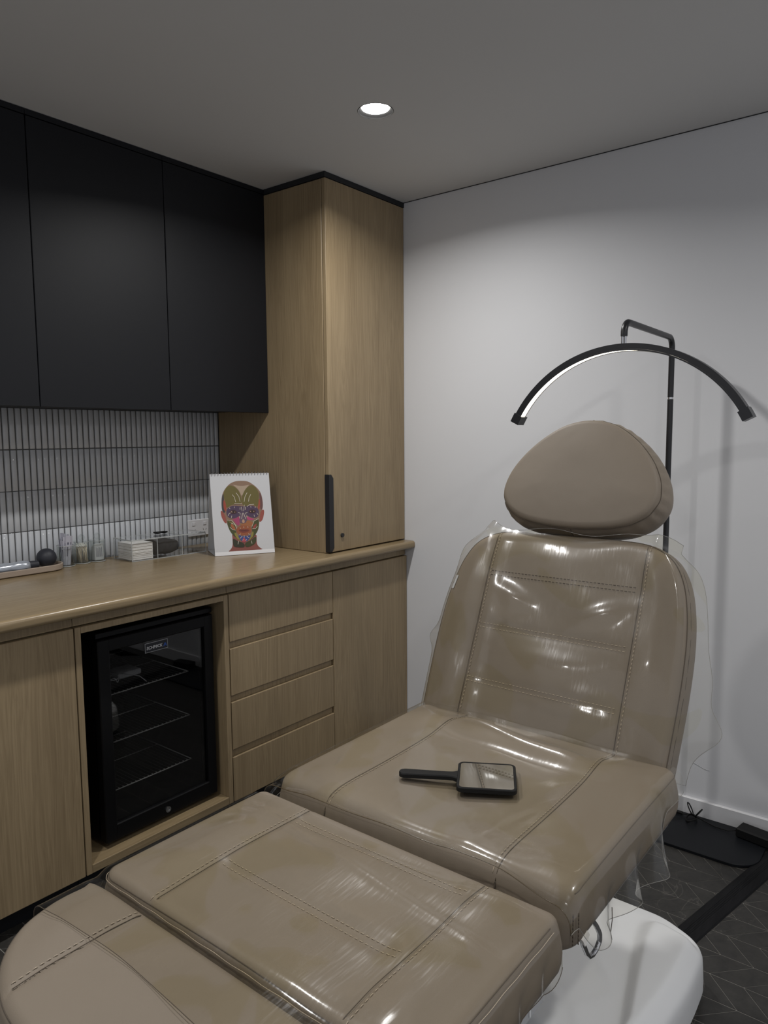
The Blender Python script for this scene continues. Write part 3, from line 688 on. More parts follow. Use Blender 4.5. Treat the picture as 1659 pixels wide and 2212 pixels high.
SHAPES = [
 ('neck', (122, 62, 52), [(560, 1400), (1050, 1390), (1045, 1560), (1060, 1640), (1120, 1700), (1190, 1730), (800, 1765), (470, 1790), (550, 1720), (580, 1640), (570, 1500)]),
 ('ear', (140, 62, 50), [(335, 970), (365, 965), (420, 1040), (450, 1110), (460, 1220), (425, 1215), (380, 1150), (345, 1060)]),
 ('ear', (140, 62, 50), [(1175, 935), (1195, 970), (1185, 1050), (1165, 1140), (1120, 1190), (1090, 1170), (1095, 1060), (1130, 960)]),
 ('head', (122, 92, 70), [(700, 375), (860, 380), (960, 440), (1060, 520), (1130, 620), (1165, 780), (1165, 930), (1110, 1000), (1095, 1250), (1070, 1370), (990, 1480), (880, 1570), (800, 1590), (700, 1560), (600, 1470), (520, 1370), (460, 1220), (430, 1060), (370, 980), (350, 850), (355, 680), (400, 560), (500, 440), (600, 390)]),
 ('hair', (52, 48, 48), [(370, 640), (395, 640), (400, 760), (440, 980), (400, 1020), (360, 960), (352, 800)]),
 ('hair', (92, 56, 52), [(1090, 590), (1130, 640), (1160, 790), (1162, 920), (1115, 960), (1100, 760)]),
 ('temple', (148, 52, 32), [(395, 740), (430, 800), (450, 900), (445, 980), (405, 960), (385, 840)]),
 ('temple', (148, 58, 36), [(1090, 720), (1112, 760), (1112, 900), (1085, 960), (1062, 900), (1070, 800)]),
 ('forehead', (92, 82, 26), [(520, 460), (620, 500), (700, 590), (745, 720), (750, 830), (620, 835), (530, 860), (450, 930), (440, 820), (390, 700), (395, 600), (440, 510)]),
 ('forehead', (92, 82, 28), [(940, 445), (1030, 510), (1090, 620), (1085, 740), (1065, 900), (1000, 860), (900, 840), (830, 890), (755, 850), (750, 700), (770, 600), (840, 510)]),
 ('scalp_wedge', (150, 128, 104), [(560, 450), (640, 470), (740, 480), (850, 465), (900, 450), (800, 560), (748, 700), (700, 570), (620, 490)]),
 ('jaw', (62, 66, 26), [(470, 1140), (560, 1180), (640, 1290), (640, 1450), (720, 1550), (600, 1470), (520, 1370), (470, 1240)]),
 ('jaw', (62, 66, 26), [(1080, 1110), (960, 1190), (950, 1290), (960, 1400), (890, 1560), (990, 1480), (1065, 1370), (1090, 1240)]),
 ('eye_mask', (66, 46, 72), [(460, 920), (560, 865), (700, 875), (790, 880), (860, 870), (960, 865), (1060, 905), (1090, 980), (1080, 1070), (1020, 1110), (920, 1095), (850, 1050), (790, 1100), (730, 1050), (660, 1100), (560, 1125), (480, 1095), (445, 1020)]),
 ('cheek', (150, 44, 86), [(560, 1130), (650, 1110), (710, 1060), (715, 1200), (695, 1270), (640, 1230), (600, 1170)]),
 ('cheek', (170, 44, 96), [(850, 1060), (920, 1110), (1010, 1120), (960, 1150), (890, 1150), (850, 1130)]),
 ('nose', (88, 66, 84), [(740, 1000), (800, 1000), (840, 1090), (860, 1160), (820, 1210), (740, 1215), (700, 1180), (715, 1090)]),
 ('nose_tip', (164, 122, 96), [(770, 1130), (800, 1140), (812, 1190), (790, 1212), (765, 1205), (755, 1170)]),
 ('cheek_band', (146, 82, 40), [(850, 1150), (980, 1190), (960, 1240), (930, 1290), (860, 1260), (720, 1260), (730, 1220), (830, 1215)]),
 ('mouth_zone', (140, 68, 34), [(660, 1300), (740, 1255), (860, 1255), (940, 1300), (950, 1370), (900, 1430), (800, 1460), (700, 1440), (640, 1370)]),
 ('muscle', (150, 76, 34), [(545, 1210), (600, 1260), (635, 1330), (600, 1355), (560, 1310), (530, 1260)]),
 ('muscle', (140, 50, 40), [(1050, 1210), (1040, 1270), (990, 1330), (965, 1320), (985, 1250)]),
 ('muscle', (120, 112, 50), [(470, 1170), (560, 1190), (640, 1270), (655, 1320), (600, 1240), (520, 1200)]),
 ('lip', (112, 44, 34), [(680, 1350), (740, 1325), (790, 1332), (850, 1322), (920, 1350), (870, 1385), (790, 1405), (730, 1390)]),
 ('lip_line', (46, 18, 16), [(685, 1354), (790, 1360), (918, 1352), (790, 1370)]),
 ('chin', (44, 56, 120), [(680, 1440), (760, 1470), (870, 1465), (940, 1435), (900, 1530), (840, 1575), (760, 1575), (710, 1520)]),
 ('chin_center', (160, 50, 66), [(790, 1480), (820, 1520), (850, 1570), (800, 1588), (750, 1572), (780, 1520)]),
 ('chin_side', (126, 116, 40), [(600, 1400), (640, 1400), (700, 1510), (715, 1555), (640, 1500)]),
 ('chin_side', (126, 116, 40), [(985, 1380), (960, 1370), (930, 1470), (895, 1555), (980, 1470)]),
 ('neck_muscle', (44, 42, 22), [(575, 1500), (680, 1570), (800, 1600), (820, 1690), (700, 1690), (600, 1680), (580, 1600)]),
 ('neck_muscle', (56, 56, 22), [(1040, 1450), (930, 1550), (810, 1600), (830, 1690), (930, 1670), (1040, 1600)]),
 ('eye_socket', (60, 26, 22), [(500, 985), (580, 945), (640, 970), (660, 1010), (600, 1030), (530, 1020)]),
 ('eye_socket', (60, 26, 22), [(880, 975), (950, 935), (1030, 960), (1020, 1000), (960, 1015), (900, 1005)]),
 ('eye_white', (150, 118, 100), [(520, 985), (580, 968), (635, 995), (580, 1012)]),
 ('eye_white', (150, 110, 92), [(895, 980), (950, 960), (1012, 975), (955, 1002)]),
 ('iris', (34, 18, 16), [(560, 975), (585, 965), (608, 975), (608, 1000), (585, 1012), (562, 1000)]),
 ('iris', (34, 18, 16), [(930, 965), (952, 955), (976, 965), (976, 992), (952, 1003), (930, 992)]),
]
pf = bpy.data.objects.new('printed_face', None); 
mb_all = MB(); mats = []; keys = []
for li, (nm, colr, poly) in enumerate(SHAPES):
    poly = smoothpoly(poly, 2); bm = bmesh.new(); vs = [bm.verts.new(cp(*uvp(x, y), .00012 + .00004 * li)) for x, y in poly]; f = bm.faces.new(vs); bmesh.ops.triangulate(bm, faces=[f]); bm.verts.index_update()
    if colr not in keys: keys.append(colr); mats.append(ink(colr))
    mb_all.add([v.co[:] for v in bm.verts], [tuple(v.index for v in f.verts) for f in bm.faces], keys.index(colr)); bm.free()
# pale direction strokes
keys.append('stroke'); mats.append(plain('pale_ink', (.62, .56, .46), .5))
STR = [[(560, 650), (600, 700), (630, 800)], [(635, 615), (690, 690), (715, 790)], [(850, 610), (810, 690), (795, 790)], [(925, 640), (890, 710), (880, 785)], [(495, 905), (520, 930)], [(600, 885), (600, 915)], [(925, 875), (930, 905)], [(1025, 885), (1005, 910)], [(715, 900), (715, 950)], [(740, 890), (755, 975)], [(800, 850), (785, 975)], [(820, 890), (815, 950)], [(480, 1070), (505, 1020), (535, 1010)], [(555, 1065), (545, 1110)], [(1045, 1010), (1070, 1045)], [(990, 1045), (1000, 1085)], [(680, 1000), (720, 1015), (715, 1045)], [(860, 1000), (820, 1012), (835, 1040)], [(768, 1010), (745, 1130)], [(780, 1010), (830, 1130)], [(700, 1070), (715, 1120)], [(845, 1060), (855, 1100)], [(545, 1215), (620, 1240), (655, 1320)], [(470, 1150), (560, 1165), (640, 1260)], [(520, 1290), (570, 1340), (630, 1350)], [(1080, 1120), (990, 1170), (950, 1280)], [(1060, 1270), (1020, 1320), (960, 1320)], [(715, 1300), (730, 1320)], [(790, 1280), (792, 1305)], [(870, 1275), (875, 1300)], [(715, 1515), (760, 1470)], [(900, 1505), (850, 1470)], [(800, 1450), (800, 1500)], [(730, 1420), (710, 1445)], [(885, 1415), (900, 1440)], [(770, 1550), (790, 1530)], [(850, 1530), (830, 1555)], [(690, 1560), (680, 1630)], [(940, 1555), (955, 1615)], [(600, 830), (750, 832)], [(850, 885), (900, 845), (990, 838)]]
for s_ in STR:
    pts = [np.array(p, float) for p in s_]; w0 = 4.0
    for a, b in zip(pts[:-1], pts[1:]):
        dv = (b - a) / np.linalg.norm(b - a); nn = np.array([-dv[1], dv[0]]) * w0
        q = [cp(*uvp(*p), .0019) for p in (a - nn, b - nn, b + nn, a + nn)]; mb_all.add(q, [(0, 1, 2, 3)], keys.index('stroke'))
mb_all.build('printed_face', mats, t, fix=False)
mb = MB(); mb.add([cp(0.0, 0.0, .0004), cp(1, 0, .0004), cp(1, .045, .0004), cp(0, .045, .0004)], [(0, 1, 2, 3)]); mb.build('footer_band', M['skirting'], t, fix=False)

# ============================================================ treatment chair
YCN = -1.935
def densify(P, step=.006, close=True):
    Q = []; n = len(P)
    for i in range(n if close else n - 1):
        a = np.array(P[i], float); b = np.array(P[(i + 1) % n], float); k = max(1, int(np.linalg.norm(b - a) / step))
        for j in range(k): Q.append(a + (b - a) * j / k)
    return np.array(Q)
def rrect(a0, a1, b0, b1, r):
    """r: (ra0b0, ra1b0, ra1b1, ra0b1) corner radii"""
    P = []
    for (ca, cb, sa, sb, rr) in ((a1, b0, 1, -1, r[1]), (a1, b1, 1, 1, r[2]), (a0, b1, -1, 1, r[3]), (a0, b0, -1, -1, r[0])):
        cx, cy = ca - sa * rr, cb - sb * rr
        s0 = {(1, -1): -math.pi / 2, (1, 1): 0, (-1, 1): math.pi / 2, (-1, -1): math.pi}[(sa, sb)]
        for k in range(13): t_ = s0 + math.pi / 2 * k / 12; P.append((cx + rr * math.cos(t_), cy + rr * math.sin(t_)))
    return P
def catmull(P, n=8):
    P = [np.array(p, float) for p in P]; Q = []; m = len(P)
    for i in range(m):
        p0, p1, p2, p3 = P[i - 1], P[i], P[(i + 1) % m], P[(i + 2) % m]
        for j in range(n):
            t_ = j / n; Q.append(.5 * ((2 * p1) + (-p0 + p2) * t_ + (2 * p0 - 5 * p1 + 4 * p2 - p3) * t_ ** 2 + (-p0 + 3 * p1 - 3 * p2 + p3) * t_ ** 3))
    return Q
class Frame:
    def __init__(s, o, a, b, c): s.o = np.array(o, float); s.m = np.array([a, b, c], float)
    def __call__(s, P): return s.o + np.asarray(P, float) @ s.m
def poly_dist(A, B, poly):
    P = np.stack([A.ravel(), B.ravel()], 1); S = poly; E = np.roll(poly, -1, 0); out = np.full(len(P), 9.0)
    for i in range(len(S)):
        d = E[i] - S[i]; L2 = d @ d
        if L2 < 1e-12: continue
        t_ = np.clip(((P - S[i]) @ d) / L2, 0, 1); q = S[i] + t_[:, None] * d; out = np.minimum(out, np.linalg.norm(P - q, axis=1))
    return out.reshape(A.shape)
def scan(poly, a):
    S = poly; E = np.roll(poly, -1, 0); m = ((S[:, 0] <= a) & (E[:, 0] > a)) | ((E[:, 0] <= a) & (S[:, 0] > a)); bs = []
    for s_, e_ in zip(S[m], E[m]): bs.append(s_[1] + (a - s_[0]) / (e_[0] - s_[0]) * (e_[1] - s_[1]))
    return (min(bs), max(bs)) if len(bs) >= 2 else None
def cushion(name, parent, fr, poly, thick, r, top, seams=(), na=90, nb=110, bulge=.006, mat=None, pucker=0.0):
    """solid upholstered pad: crowned top with rounded edge, bulging side wall, closed underside.
    top(A,B,d) -> extra height; seams: list of (kind, value, lo, hi) grooves"""
    poly = densify(poly, .012); a0, a1 = poly[:, 0].min() + 1e-5, poly[:, 0].max() - 1e-5
    tt = np.linspace(-1, 1, na); aa = (a0 + a1) / 2 + (a1 - a0) / 2 * (0.45 * tt + .55 * np.sin(tt * math.pi / 2))
    uu = np.linspace(-1, 1, nb); uu = 0.6 * uu + .4 * np.sin(uu * math.pi / 2)
    A = np.zeros((na, nb)); B = np.zeros((na, nb))
    for i, a in enumerate(aa):
        sc_ = scan(poly, a); lo, hi = sc_; A[i] = a; B[i] = (lo + hi) / 2 + (hi - lo) / 2 * uu
    D = poly_dist(A, B, poly)
    D[0] = D[-1] = 0; D[:, 0] = D[:, -1] = 0
    e = np.clip(r - D, 0, r); C = -(r - np.sqrt(np.maximum(r * r - e * e, 0))) + top(A, B, D)
    for kind, val, lo, hi in seams:
        if kind == 'b': g = np.exp(-((B - val) / .0035) ** 2) * ((A > lo) & (A < hi)); s2 = 1 - np.exp(-((B - val) / .03) ** 2)
        else: g = np.exp(-((A - val) / .0035) ** 2) * ((B > lo) & (B < hi)); s2 = 1
        C -= .0035 * g * np.clip(D / .02, 0, 1)
    P = np.stack([A, B, C], -1); mb = MB(); mb.grid(fr(P.reshape(-1, 3)).reshape(P.shape))
    # boundary loop
    idx = [(0, j) for j in range(nb)] + [(i, nb - 1) for i in range(1, na)] + [(na - 1, j) for j in range(nb - 2, -1, -1)] + [(i, 0) for i in range(na - 2, 0, -1)]
    L = np.array([P[i] for i in idx]); nL = len(L); cen = np.array([(a0 + a1) / 2, (poly[:, 1].min() + poly[:, 1].max()) / 2])
    T = np.roll(L[:, :2], -1, 0) - np.roll(L[:, :2], 1, 0); Nn = np.stack([T[:, 1], -T[:, 0]], 1); ln = np.linalg.norm(Nn, axis=1); 
    rad = L[:, :2] - cen; bad = ln < 1e-6; Nn[bad] = rad[bad]; ln = np.linalg.norm(Nn, axis=1); Nn /= ln[:, None]
    sg = np.sign((Nn * rad).sum(1)); sg[sg == 0] = 1; Nn *= sg[:, None]
    for _ in range(3): Nn = (np.roll(Nn, 1, 0) + Nn + np.roll(Nn, -1, 0)); Nn /= np.linalg.norm(Nn, axis=1)[:, None]
    rows = [L]; c0_ = L[:, 2]
    for f in (.12, .3, .5, .7, .85, 1.0):
        cc = -r + (-(thick) + r) * f; out = bulge * math.sin(math.pi * min(1, f)) - (.012 * max(0, (f - .8) / .2) ** 2)
        q = L.copy(); q[:, :2] += Nn * out; q[:, 2] = c0_ + (cc + r) * 1.0
        if pucker: q[:, :2] += Nn * (pucker * np.sin(np.arange(nL) * 1.3 + 5 * f) * math.exp(-((f - .1) / .25) ** 2))[:, None]
        rows.append(q)
    base = len(mb.v); allr = np.concatenate(rows[1:]); W_ = fr(allr)
    first = [i * nb + j for i, j in idx]
    fs = []
    for k in range(len(rows) - 1):
        for q in range(nL):
            q2 = (q + 1) % nL
            if k == 0: fs.append((first[q], first[q2], base + q2, base + q))
            else: fs.append((base + (k - 1) * nL + q, base + (k - 1) * nL + q2, base + k * nL + q2, base + k * nL + q))
    mb.v += [tuple(p) for p in W_]; mb.f += fs; mb.mi += [0] * len(fs)
    lastb = base + (len(rows) - 2) * nL
    mb.f.append(tuple(lastb + q for q in range(nL))); mb.mi.append(0)
    o = mb.build(name, mat or M['leather'], parent, smooth=True, angle=60)
    return o, poly
def topat(poly, r, top, a, b):
    A = np.array([[a]]); B = np.array([[b]]); D = poly_dist(A, B, poly); e = np.clip(r - D, 0, r)
    return float((-(r - np.sqrt(np.maximum(r * r - e * e, 0))) + top(A, B, D))[0, 0])
def seamline(parent, fr, poly, r, top, pts, name='seam', stitch=((.0065, 1),), lift=-.0004, mat='seam', rad=.00065, dash=.006, gap=.0035, sm='thread', groove=-.0004):
    """a dark seam line along pts (a,b) on the pad's top and rows of stitches beside it"""
    P = densify(pts, .006, close=False); P = np.vstack([P, np.array(pts[-1])]); C = [topat(poly, r, top, a, b) for a, b in P]
    W_ = fr([(a, b, c + lift + groove) for (a, b), c in zip(P, C)])
    if mat: MB().tube([tuple(p) for p in W_], rad, 6).build(name, M[mat], parent, smooth=True)
    mb = MB()
    for off, _ in stitch:
        T = np.gradient(P, axis=0); T /= np.linalg.norm(T, axis=1)[:, None]; Nn = np.stack([-T[:, 1], T[:, 0]], 1); Q = P + Nn * off
        sl = np.concatenate([[0], np.cumsum(np.linalg.norm(np.diff(Q, axis=0), axis=1))]); s = .003
        while s + dash < sl[-1]:
            q0 = [np.interp(s, sl, Q[:, k]) for k in (0, 1)]; q1 = [np.interp(s + dash, sl, Q[:, k]) for k in (0, 1)]
            qm = [(q0[k] + q1[k]) / 2 for k in (0, 1)]
            w3 = fr([(*q0, topat(poly, r, top, *q0) + .0004), (*qm, topat(poly, r, top, *qm) + .0009), (*q1, topat(poly, r, top, *q1) + .0004)])
            mb.tube([tuple(p) for p in w3], .00075, 4); s += dash + gap
    if mb.v: tag(mb.build('stitching', M[sm], parent, smooth=True), None, kind='stuff')
def rimseam(parent, fr, poly, r, top, depth, rad=.0012, inset=0.0, name='edge_seam', mat='seam', keep=None):
    cen = poly.mean(0); P = poly.copy(); d = P - cen; P = P + d / np.linalg.norm(d, axis=1)[:, None] * (.0006 - inset)
    W_ = fr([(a, b, (topat(poly, r, top, a, b) + .0002) if inset else (-depth + 0.0008 * math.sin(i * 1.1))) for i, (a, b) in enumerate(P)])
    if keep is None: MB().tube([tuple(p) for p in W_], rad, 6, closed=True).build(name, M[mat], parent, smooth=True); return
    k = np.array([bool(keep(a, b)) for a, b in poly]); n = len(k); st = [i for i in range(n) if k[i] and not k[i - 1]]
    for i in st:
        run = []; j = i
        while k[j % n] and len(run) < n: run.append(tuple(W_[j % n])); j += 1
        if len(run) > 3: MB().tube(run, rad, 6).build(name, M[mat], parent, smooth=True)

chair = thing('treatment_chair', 'taupe upholstered reclining treatment chair on a white base in the middle of the room', 'chair', (-1.45, YCN, 0))
HW = .323
ZS, ZL = .694, .680
# --- seat pad: local a = world x, b = y - YCN
F_seat = Frame((0, YCN, ZS), (1, 0, 0), (0, 1, 0), (0, 0, 1))
poly_seat = rrect(-1.705, -1.172, -HW, HW, (.035, .03, .03, .035)); R_S = .022
def top_seat(A, B, D):
    s = np.clip(D / .10, 0, 1); s = s * s * (3 - 2 * s)
    dish = -.010 * np.exp(-((A + 1.50) / .16) ** 2 - (B / .17) ** 2)
    hump = .010 * np.exp(-((A + 1.27) / .06) ** 2)
    fr_ = np.clip(1 - (A + 1.705) / .055, 0, 1)
    return .004 * s + dish * s + hump * s - .011 * fr_ ** 2
seat, ps = cushion('seat_cushion', chair, F_seat, poly_seat, .100, R_S, top_seat, [('b', .182, -2, -1), ('b', -.192, -2, -1)], pucker=.0007)
for b_, off in ((.182, -.007), (-.192, .007)):
    seamline(seat, F_seat, ps, R_S, top_seat, [(-1.7045, b_), (-1.60, b_), (-1.178, b_)], stitch=((off, 1),))
rimseam(seat, F_seat, ps, R_S, top_seat, 0, rad=.0009, inset=.0045, keep=lambda a, b: abs(b) > HW - .004)
# front face vertical continuation of the side seams and corner stitching
for b_ in (.182, -.192):
    MB().tube([(-1.7055 - .004 * math.sin(f * 3.1), YCN + b_, ZS - .03 - f * .065) for f in np.linspace(0, 1, 8)], .0011, 6).build('seam', M['seam'], seat, smooth=True)
mb = MB()
for f in np.linspace(.05, .74, 8):
    for dy in (0, .010):
        z = ZS - .030 - f * .066; mb.tube([(-1.697 + dy * .8 - .003, YCN - HW + .004 - dy * .55 - .0045, z), (-1.697 + dy * .8 - .003, YCN - HW + .004 - dy * .55 - .0045, z - .0055)], .0009, 5)
tag(mb.build('corner_stitching', M['thread_dark'], seat, smooth=True), None, kind='stuff')
# --- leg pad
F_leg = Frame((0, YCN, ZL), (1, 0, 0), (0, 1, 0), (0, 0, 1))
poly_leg = rrect(-2.092, -1.732, -HW, HW + .002, (.03, .022, .022, .03)); R_L = .018
def top_leg(A, B, D):
    s = np.clip(D / .08, 0, 1); s = s * s * (3 - 2 * s)
    pan = np.clip((.190 - np.abs(B)) / .03, 0, 1); pan = pan * pan * (3 - 2 * pan)
    side = np.exp(-((np.abs(B) - .245) / .05) ** 2)
    roll = -.0035 * np.exp(-((A + 1.953) / .018) ** 2) * pan - .003 * np.exp(-((A + 1.782) / .016) ** 2) * pan
    return .002 * s + .005 * side * s + roll + .0015 * np.sin(A * 23 + B * 9) * s
leg, pl_ = cushion('leg_cushion', chair, F_leg, poly_leg, .092, R_L, top_leg, [('b', .184, -2.08, -1), ('b', -.196, -2.08, -1)], pucker=.0006)
for b_, off in ((.184, .008), (-.196, -.008)):
    seamline(leg, F_leg, pl_, R_L, top_leg, [(-2.088, b_), (-2.0, b_), (-1.80, b_), (-1.745, b_)], stitch=((off, 1),))
for a_ in (-1.953, -1.785):
    seamline(leg, F_leg, pl_, R_L, top_leg, [(a_, .176), (a_, 0), (a_, -.188)], stitch=((-.007, 1), (.007, 1)), mat=None)
rimseam(leg, F_leg, pl_, R_L, top_leg, 0, rad=.0009, inset=.0055, keep=lambda a, b: a < -1.76)
rimseam(leg, F_leg, pl_, R_L, top_leg, R_L - .006, rad=.0005, mat='thread', keep=lambda a, b: a < -1.76)
# --- foot pad
ZF = .673
F_foot = Frame((0, YCN, ZF), (1, 0, 0), (0, 1, 0), (0, 0, 1))
poly_foot = catmull([(-2.102, HW - .012), (-2.13, HW - .001), (-2.18, HW - .002), (-2.235, HW - .022), (-2.283, HW - .068), (-2.314, HW - .13), (-2.328, HW - .2), (-2.333, 0), (-2.328, -HW + .2), (-2.314, -HW + .13), (-2.283, -HW + .068), (-2.235, -HW + .022), (-2.18, -HW + .002), (-2.13, -HW + .001), (-2.102, -HW + .012), (-2.099, -.15), (-2.099, .15)], 6)
R_F = .020
def top_foot(A, B, D):
    s = np.clip(D / .07, 0, 1); s = s * s * (3 - 2 * s); side = np.exp(-((np.abs(B) - .24) / .05) ** 2)
    return .003 * s + .004 * side * s
foot, pf_ = cushion('foot_cushion', chair, F_foot, poly_foot, .085, R_F, top_foot, [('b', .180, -2.31, -2.11), ('b', -.190, -2.31, -2.11)])
for b_, off in ((.180, .008), (-.190, -.008)):
    seamline(foot, F_foot, pf_, R_F, top_foot, [(-2.300, b_), (-2.2, b_), (-2.104, b_)], stitch=((off, 1),))
rimseam(foot, F_foot, pf_, R_F, top_foot, 0, rad=.0009, inset=.0055, keep=lambda a, b: a < -2.12)
# --- backrest
TH_ = math.radians(24)
ua = np.array([math.sin(TH_), 0, math.cos(TH_)]); nn_ = np.array([-math.cos(TH_), 0, math.sin(TH_)])
F_back = Frame((-1.200, -1.922, .660), ua, (0, 1, 0), nn_)
bo = [(-.09, .297), (-.02, .309), (.08, .314), (.20, .317), (.30, .314), (.38, .303), (.44, .285), (.485, .255), (.512, .205), (.520, .14)]
poly_back = catmull(bo + [(.520, 0)] + [(a, -b) for a, b in bo[::-1]] + [(-.10, -.2), (-.10, .2)], 5)
R_B = .022
def top_back(A, B, D):
    s = np.clip(D / .07, 0, 1); s = s * s * (3 - 2 * s); side = np.exp(-((np.abs(B) - .25) / .05) ** 2)
    pan = np.clip((.2 - np.abs(B)) / .04, 0, 1)
    return .003 * s + .006 * side * s - .0013 * (np.exp(-((A - .262) / .014) ** 2) + np.exp(-((A - .124) / .014) ** 2)) * pan
back, pb = cushion('backrest', chair, F_back, poly_back, .078, R_B, top_back, [('b', .198, -.09, .51), ('b', -.200, -.09, .51)], bulge=.005, pucker=.0008)
for b_, off in ((.198, -.0075), (-.200, -.0075)):
    seamline(back, F_back, pb, R_B, top_back, [(-.05, b_), (.2, b_), (.40, b_), (.512, b_ * .98)], stitch=((off if b_ > 0 else off, 1),))
for a_ in (.262, .124, .400):
    seamline(back, F_back, pb, R_B, top_back, [(a_, .192), (a_, 0), (a_, -.194)], stitch=((-.0055, 1), (.0055, 1)), mat=None, sm='thread_dark' if a_ == .4 else 'thread')
rimseam(back, F_back, pb, R_B, top_back, 0, rad=.0013, inset=.004)
rimseam(back, F_back, pb, R_B, top_back, R_B + .004, rad=.0009)
# small white care label on the left flank
lab = []
for u_, ins in ((.345, .017), (.345, .006), (.382, .006), (.382, .017)):
    b_ = scan(pb, u_)[1] - ins; lab.append((u_, b_, topat(pb, R_B, top_back, u_, b_) + .0012))
W_ = F_back(lab); MB().prism([tuple(p) for p in W_], tuple(nn_ * .0005)).build('care_label', M['paper'], back)
# --- headrest
F_head = Frame(F_back.o + ua * .536 + nn_ * .012, ua, (0, 1, 0), nn_)
ho = [(.000, 0), (.003, .06), (.010, .11), (.022, .150), (.045, .184), (.080, .204), (.118, .203), (.160, .188), (.206, .157), (.248, .114), (.280, .062)]
poly_head = catmull([(a, b) for a, b in ho] + [(.292, 0)] + [(a, -b) for a, b in ho[::-1][:-1]], 5)
R_H = .013
def top_head(A, B, D):
    s = np.clip(D / .12, 0, 1); return .010 * s * (2 - s)
head, ph = cushion('headrest', chair, F_head, poly_head, .105, R_H, top_head, bulge=.014, na=70, nb=80, pucker=.0024)
rimseam(head, F_head, ph, R_H, top_head, R_H + .001, rad=.0013)
rimseam(head, F_head, ph, R_H, top_head, R_H + .012, rad=.0008, mat='thread')
mb = MB()
for s in (-.06, .06):
    p = F_back([(.48, s, -.055), (.62, s, -.055)]); mb.tube([tuple(q) for q in p], .007, 12)
mb.build('headrest_bar', M['chrome'], chair, smooth=True)
# --- shells under the pads, hinge frame
def shell(x0, x1, zt, zb, nm, hw=HW - .008):
    mb = MB(); lay = []
    for ins, z in ((0, zt), (.002, zt - .010), (.014, zb + .004), (.030, zb)):
        pl2 = rrect(x0 + ins, x1 - ins, -hw + ins, hw - ins, (.05,) * 4); lay.append([(a, YCN + b, z) for a, b in pl2])
    n = len(lay[0]); mb.add([p for l in lay for p in l], [(i * n + k, i * n + (k + 1) % n, (i + 1) * n + (k + 1) % n, (i + 1) * n + k) for i in range(3) for k in range(n)] + [tuple(range(n))[::-1], tuple(3 * n + k for k in range(n))])
    return mb.build(nm, M['grey_plastic'], chair, smooth=True, angle=40)
shell(-1.702, -1.16, ZS - .1015, ZS - .128, 'seat_shell')
shell(-2.08, -1.745, ZL - .0935, ZL - .115, 'leg_shell', HW - .02)
shell(-2.28, -2.11, ZF - .0865, ZF - .105, 'foot_shell', HW - .06)
mb = MB()
for s in (-.16, .16): mb.box(-2.25, -1.10, YCN + s - .02, YCN + s + .02, .520, .5395)
mb.box(-1.60, -1.25, YCN - .16, YCN + .16, .50, .5195)
mb.build('under_frame', M['lift'], chair)
W_ = F_back([(a, b, -.0865) for a, b in ((-.08, -.24), (.46, -.22), (.46, .22), (-.08, .24))])
mb = MB().prism([tuple(p) for p in W_], tuple(-nn_ * .018)); mb.build('backrest_shell', M['grey_plastic'], chair)
# chrome hanging loop under the right side
lp = [(-1.606, .598), (-1.590, .578), (-1.575, .556), (-1.570, .540), (-1.578, .529), (-1.594, .527), (-1.610, .534), (-1.628, .552), (-1.642, .574), (-1.648, .590)]
Q = densify([np.array(p) for p in lp], .004, close=False)
lp3 = [(x, -2.248 - .004 * math.sin((z - .527) / .07 * 3), z) for x, z in Q]
MB().tube(lp3, .0042, 12).build('armrest_loop', M['chrome'], chair, smooth=True)
# loose threads and a scrap of white tape by the loop
MB().tube([(-1.560, -2.266, .600), (-1.563, -2.268, .580), (-1.566, -2.267, .560), (-1.562, -2.268, .545)], .0007, 5).build('loose_thread', M['thread_dark'], chair)
MB().prism([(-1.668, -2.262, .600), (-1.650, -2.262, .607), (-1.644, -2.263, .598), (-1.662, -2.263, .588)], (.002, .010, .003)).build('tape_scrap', M['cotton'], chair)
# --- lift column
mb = MB().box(-1.78, -1.315, -2.030, -1.84, .150, .50, b=.004); col_o = mb.build('lift_column', M['lift'], chair)
mb = MB()
for x in (-1.70, -1.62, -1.54, -1.46, -1.385): mb.box(x, x + .004, -2.0325, -2.0305, .16, .49)
mb.box(-1.3145, -1.3125, -2.02, -2.016, .16, .49).box(-1.3145, -1.3125, -1.96, -1.956, .16, .49)
mb.build('column_rib', M['white_plastic'], col_o)
